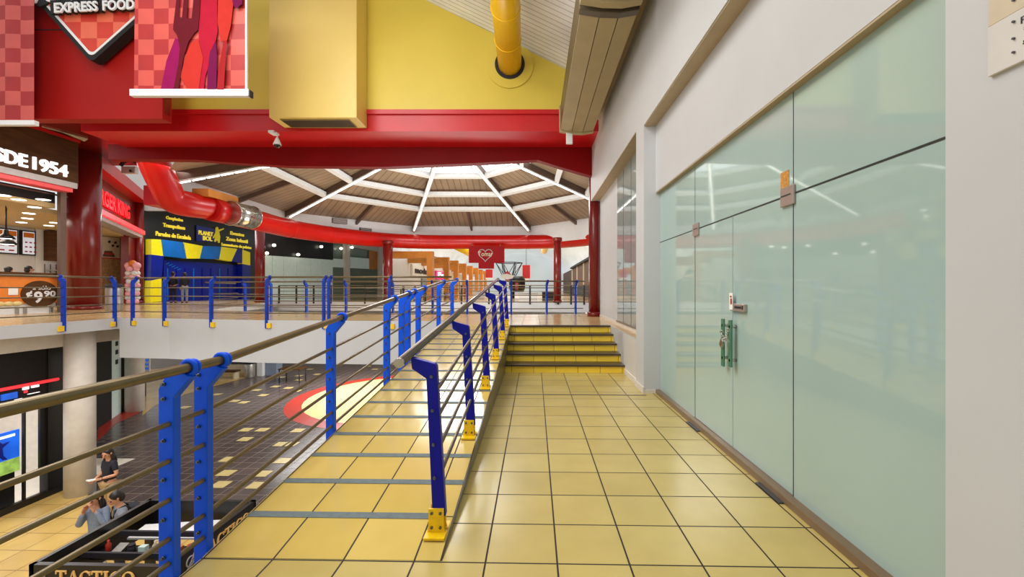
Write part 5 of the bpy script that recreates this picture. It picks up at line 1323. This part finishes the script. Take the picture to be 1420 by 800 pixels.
def person(label, base, facing_, h, arms, shirt, legs, shoes='ink', hair='long', turn=0.0, nod=0.0, sleeves='long', stance=.0, extra=None):
    """arms: ((L elbow, L hand), (R elbow, R hand)) in metres for a 1.7 m body; x right, y forward, z up"""
    k = h / 1.7; base = Vector(base); ca, sa = math.cos(facing_), math.sin(facing_)
    def W(v): v = Vector(v) * k; return base + Vector((v.x * ca - v.y * sa, v.x * sa + v.y * ca, v.z))
    t = thing('person', label, 'person', base)
    def Hd(v):                                             # head space, pivot at the neck
        v = Vector(v); c_, s_ = math.cos(turn), math.sin(turn); cn, sn = math.cos(nod), math.sin(nod)
        y, z = v.y * cn + v.z * sn, -v.y * sn + v.z * cn
        return Vector((v.x * c_ - y * s_, v.x * s_ + y * c_, z)) + Vector((0, .01, 1.47))
    (le, lh), (re, rh) = arms
    st = stance
    vs = [(0, 0, .93), (0, .0, 1.08), (0, .0, 1.26), (0, 0, 1.40), Hd((0, 0, .04)), Hd((0, .025, .10)), Hd((0, .02, .175)), Hd((0, .012, .225)),
          (-.155, 0, 1.385), le, lh, (.155, 0, 1.385), re, rh,
          (-.085, 0, .88), (-.095, .02 + st, .48), (-.10, -.01 + st, .09), (-.105, .12 + st, .035),
          (.085, 0, .88), (.095, .02 - st, .48), (.10, -.01 - st, .09), (.105, .12 - st, .035)]
    rs = [(.135, .10), (.115, .09), (.14, .10), (.075, .07), .05, (.062, .078), (.075, .094), (.05, .062), .058, .042, .028, .058, .042, .028, .085, .058, .04, .038, .085, .058, .04, .038]
    es = [(0, 1), (1, 2), (2, 3), (3, 4), (4, 5), (5, 6), (6, 7), (2, 8), (8, 9), (9, 10), (2, 11), (11, 12), (12, 13), (0, 14), (14, 15), (15, 16), (16, 17), (0, 18), (18, 19), (19, 20), (20, 21)]
    V, Fc = skin_mesh(vs, es, rs)
    b = MB(); b.raw([W(v) for v in V], Fc, 0, True)
    for e_, hd, sg in ((le, lh, 1), (re, rh, -1)):       # palms and five fingers
        e_, hd = Vector(e_), Vector(hd); d = (hd - e_).normalized(); sd = d.cross(UZ); sd = sd.normalized() if sd.length > .1 else Vector((1, 0, 0)); nn = sd.cross(d)
        pc_ = hd + d * .05
        b.obox(W(pc_), (W(pc_ + sd * .038) - W(pc_)), (W(pc_ + d * .05) - W(pc_)), (W(pc_ + nn * .014) - W(pc_)))
        for i, L_ in enumerate((.065, .078, .072, .055)):
            o_ = hd + d * .095 + sd * (-.028 + i * .0187); b.tube([W(o_), W(o_ + d * L_ * .55 + nn * .006), W(o_ + d * L_ * .85 - nn * .018)], [.0095 * k, .0088 * k, .007 * k], 6)
        o_ = hd + d * .03 + sd * .036 * sg; b.tube([W(o_), W(o_ + sd * .03 * sg + d * .03), W(o_ + sd * .032 * sg + d * .06)], [.011 * k, .010 * k, .008 * k], 6)
    b.build('body', M['skin'], t, weld=False)
    # clothing
    sl = 1.0 if sleeves == 'long' else .55
    def mixv(a, c, f): return tuple(Vector(a).lerp(Vector(c), f))
    tv = [(0, 0, .90), (0, 0, 1.08), (0, 0, 1.26), (0, 0, 1.39), (-.155, 0, 1.385), le if sl == 1 else mixv((-.155, 0, 1.385), le, .7), (.155, 0, 1.385), re if sl == 1 else mixv((.155, 0, 1.385), re, .7)]
    tr = [(.158, .122), (.135, .112), (.158, .120), (.09, .085), .074, .058, .074, .058]
    te = [(0, 1), (1, 2), (2, 3), (2, 4), (4, 5), (2, 6), (6, 7)]
    if sl == 1:
        tv += [mixv(le, lh, .92), mixv(re, rh, .92)]; tr += [.042, .042]; te += [(5, 8), (7, 9)]
    V, Fc = skin_mesh(tv, te, tr); b = MB(); b.raw([W(v) for v in V], Fc, 0, True); b.build('shirt', M[shirt], t, weld=False)
    lv = [(0, 0, .93), (-.085, 0, .87), (-.095, .02 + st, .48), (-.10, -.01 + st, .10), (.085, 0, .87), (.095, .02 - st, .48), (.10, -.01 - st, .10)]
    V, Fc = skin_mesh(lv, [(0, 1), (1, 2), (2, 3), (0, 4), (4, 5), (5, 6)], [(.145, .112), .10, .074, .058, .10, .074, .058]); b = MB(); b.raw([W(v) for v in V], Fc, 0, True); b.build('trousers', M[legs], t, weld=False)
    for sg, s2 in ((-1, st), (1, -st)):
        b = MB(); b.sphere(W((sg * .104, .06 + s2, .035)), .05 * k, 0, 12, 8, (.95, .95, .75)); b.sphere(W((sg * .105, .12 + s2, .03)), .048 * k, 0, 12, 8, (1, 1, .65)); b.sphere(W((sg * .102, .0 + s2, .04)), .048 * k, 0, 12, 8, (1, 1, .85)); b.build('shoe', M[shoes], t)
    # hair cap and face
    b = MB(); b.sphere(W(Hd((0, -.022, .185))), k, 0, 16, 10, (.094, .106, .088)); b.sphere(W(Hd((0, -.055, .12))), k, 0, 14, 9, (.088, .068, .10))
    if hair == 'long':
        hv = [Hd((0, -.055, .15)), Hd((0, -.075, .04)), Hd((0, -.085, -.08)), Hd((0, -.09, -.19)), Hd((-.082, -.01, .12)), Hd((-.092, .0, .0)), Hd((-.09, .01, -.12)), Hd((.082, -.01, .12)), Hd((.092, .0, .0)), Hd((.09, .01, -.12))]
        V, Fc = skin_mesh(hv, [(0, 1), (1, 2), (2, 3), (0, 4), (4, 5), (5, 6), (0, 7), (7, 8), (8, 9)], [(.08, .07), (.10, .06), (.10, .05), (.07, .035), .034, .036, .026, .034, .036, .026]); b.raw([W(v) for v in V], Fc, 0, True)
    b.build('hair', M['hair'], t, weld=False)
    b = MB(); b.obox(W(Hd((0, .112, .125))), W(Hd((.011, .112, .125))) - W(Hd((0, .112, .125))), W(Hd((0, .126, .12))) - W(Hd((0, .112, .125))), W(Hd((0, .108, .15))) - W(Hd((0, .112, .125)))); b.build('nose', M['skin'], t, bevel=.004)
    for sg in (-1, 1):
        b = MB(); b.sphere(W(Hd((sg * .031, .094, .148))), .012 * k, 0, 8, 6); b.build('eye', M['ink'], t)
        b = MB(); b.sphere(W(Hd((sg * .082, .0, .14))), .026 * k, 0, 8, 6, (.5, .8, 1.2)); b.build('ear', M['skin'], t)
    b = MB(); b.sphere(W(Hd((0, .097, .082))), .02 * k, 0, 8, 6, (1.1, .5, .35)); b.build('mouth', M['inlayred'], t)
    if extra == 'phone':
        c = Vector(rh) + (Vector(rh) - Vector(re)).normalized() * .09 + Vector((0, 0, .03)); b = MB(); b.obox(W(c), (W(c + Vector((.06, 0, 0))) - W(c)), (W(c + Vector((0, .09, .02))) - W(c)), (W(c + Vector((0, 0, .012))) - W(c)))
        b.build('held_paper', M['paper'], None, label='white sheet of paper in the hand of the dark-shirted person by the column', cat='paper', loc=W(c))
    if extra == 'pack':
        b = MB(); c = Vector((0, -.20, 1.18)); b.obox(W(c), W(c + Vector((.14, 0, 0))) - W(c), W(c + Vector((0, .08, 0))) - W(c), W(c + Vector((0, 0, .21))) - W(c))
        bp_ = b.build('backpack', M['navycloth'], None, label='dark backpack worn by the short-haired person in grey', cat='backpack', loc=W(c), bevel=.04)
        for sg in (-1, 1):
            b = MB(); b.tube([W((sg * .10, -.13, 1.36)), W((sg * .11, -.05, 1.44)), W((sg * .11, .09, 1.40)), W((sg * .12, .125, 1.25)), W((sg * .14, .08, 1.05)), W((sg * .12, -.12, 1.02))], .018 * k, 8); b.build('strap', M['ink'], bp_)
    return t
def at_low(px, top, h): d = (H - (LOW + h)) * F / (top - CY); v = P(px, 400, d); return (v.x, v.y, LOW)
person('person in a dark shirt and khaki trousers standing by the white lower column', at_low(152, 622, 1.64), 2.84, 1.64, (((-.22, -.02, 1.12), (-.10, .20, 1.10)), ((.22, .02, 1.12), (.06, .24, 1.08))), 'navycloth', 'khaki', turn=.35, nod=.25, sleeves='short', extra='phone')
person('person in pale denim and white trousers, hands raised to the face', at_low(135, 683, 1.62), 3.2, 1.62, (((-.24, .10, 1.14), (-.09, .15, 1.44)), ((.24, .12, 1.13), (.10, .15, 1.42))), 'denim', 'whitecloth', turn=.0, nod=.2)
person('person with short black hair, grey shirt and dark backpack, looking down', at_low(167, 681, 1.60), 2.5, 1.60, (((-.22, .02, 1.10), (-.12, .22, 1.05)), ((.22, .02, 1.10), (.12, .22, 1.08))), 'greycloth', 'navycloth', hair='short', turn=.2, nod=.4, extra='pack')
def at_up(px, yb): v = G(px, yb, UP); return (v.x, v.y, UP)
person('person in dark jacket standing before the blue and yellow entrance, left of two', at_up(240, 420), .3, 1.66, (((-.2, -.02, 1.1), (-.17, .1, .88)), ((.2, .0, 1.12), (.1, .2, 1.05))), 'navycloth', 'navycloth', hair='short')
person('person in dark top and light jeans before the blue and yellow entrance, right of two', at_up(256, 420), .9, 1.62, (((-.2, -.02, 1.1), (-.17, .1, .88)), ((.2, .0, 1.12), (.1, .2, 1.05))), 'navycloth', 'denim', hair='short')
v = WX(12, 371, -17.3); person('dark-haired person working behind the orange counter, left of two', (v.x, v.y, v.z - 1.66), 0.3, 1.66, (((-.2, .02, 1.1), (-.12, .22, 1.0)), ((.2, .02, 1.1), (.12, .22, 1.0))), 'ink', 'ink', hair='short')
v = WX(40, 370, -17.3); person('dark-haired person working behind the orange counter, right of two', (v.x, v.y, v.z - 1.66), -.3, 1.66, (((-.2, .02, 1.1), (-.12, .22, 1.0)), ((.2, .02, 1.1), (.12, .22, 1.0))), 'ink', 'ink', hair='short')

# ================================================================ LIGHT
w = bpy.data.worlds.new('hall_light'); scene.world = w; w.use_nodes = True
w.node_tree.nodes['Background'].inputs['Color'].default_value = (1.0, .995, .985, 1)
w.node_tree.nodes['Background'].inputs['Strength'].default_value = 1.0
def area(name, loc, size, power, rot=(0, 0, 0), col=(1, .985, .96), sy=None):
    l = bpy.data.lights.new(name, 'AREA'); l.energy = power; l.color = col; l.size = size
    if sy: l.shape = 'RECTANGLE'; l.size_y = sy
    o = bpy.data.objects.new(name, l); o.location = loc; o.rotation_euler = rot; COL.objects.link(o); return o
area('skylight_lamp', (-3.4, 18.6, 7.4), 3.5, 900, col=(1, .99, .97))
area('void_fill', (-5.5, 3.5, 8.2), 5, 700)  # unseen area light added to brighten the near hall
area('corridor_fill', (-.8, 3.6, 6.4), 2.0, 130, sy=5)  # added out of frame to brighten the corridor and stair wall
area('lower_fill', (-9, 22, -.5), 6, 800)  # area light added in the open void to lift the lower floor
area('dome_fill', (-3.8, 18.2, .1), 6, 700, rot=(PI, 0, 0), sy=5)  # no fitting here; added out of sight below to brighten the dome
area('lower_near_fill', (-9.4, 8.0, .3), 2.0, 95)  # extra area light added to lift the near lower level
area('walkway_lamp', (-13.2, 12, 5.6), 2.0, 200, sy=6)
area('restaurant_lamp', (-19, 13, 4.1), 3, 260, col=(1, .93, .8))
area('far_hall_fill', (-2, 45, 6.5), 5, 2200, sy=30)  # added inside the vault to brighten the far hall
area('play_lamp', (-18.2, 24, 5.6), 3, 220)
area('gable_fill', (-4.5, 2.0, 5.2), 3, 260, rot=(math.radians(100), 0, 0))  # added out of frame to brighten the yellow wall and duct box
area('lower_shop_lamp', (-14.3, 9, -.5), 2, 200)
for (x, y, z, p) in ((-3.5, 16.5, 3.0, 0),):
    pass

# ================================================================ CAMERA AND COLOUR
cam = bpy.data.cameras.new('camera'); co = bpy.data.objects.new('camera', cam); COL.objects.link(co)
cam.sensor_fit = 'HORIZONTAL'; cam.sensor_width = 36.0; cam.lens = F / 1420 * 36.0
cam.shift_x = (710 - CX) / 1420.0; cam.clip_start = .05; cam.clip_end = 300
co.location = (0, 0, H); co.rotation_euler = (PI / 2, 0, YAW)
scene.camera = co
scene.view_settings.view_transform = 'Standard'; scene.view_settings.look = 'None'
scene.view_settings.exposure = -0.30; scene.view_settings.gamma = 1.0
for o in list(scene.objects):
    if '_o' in o: del o['_o']
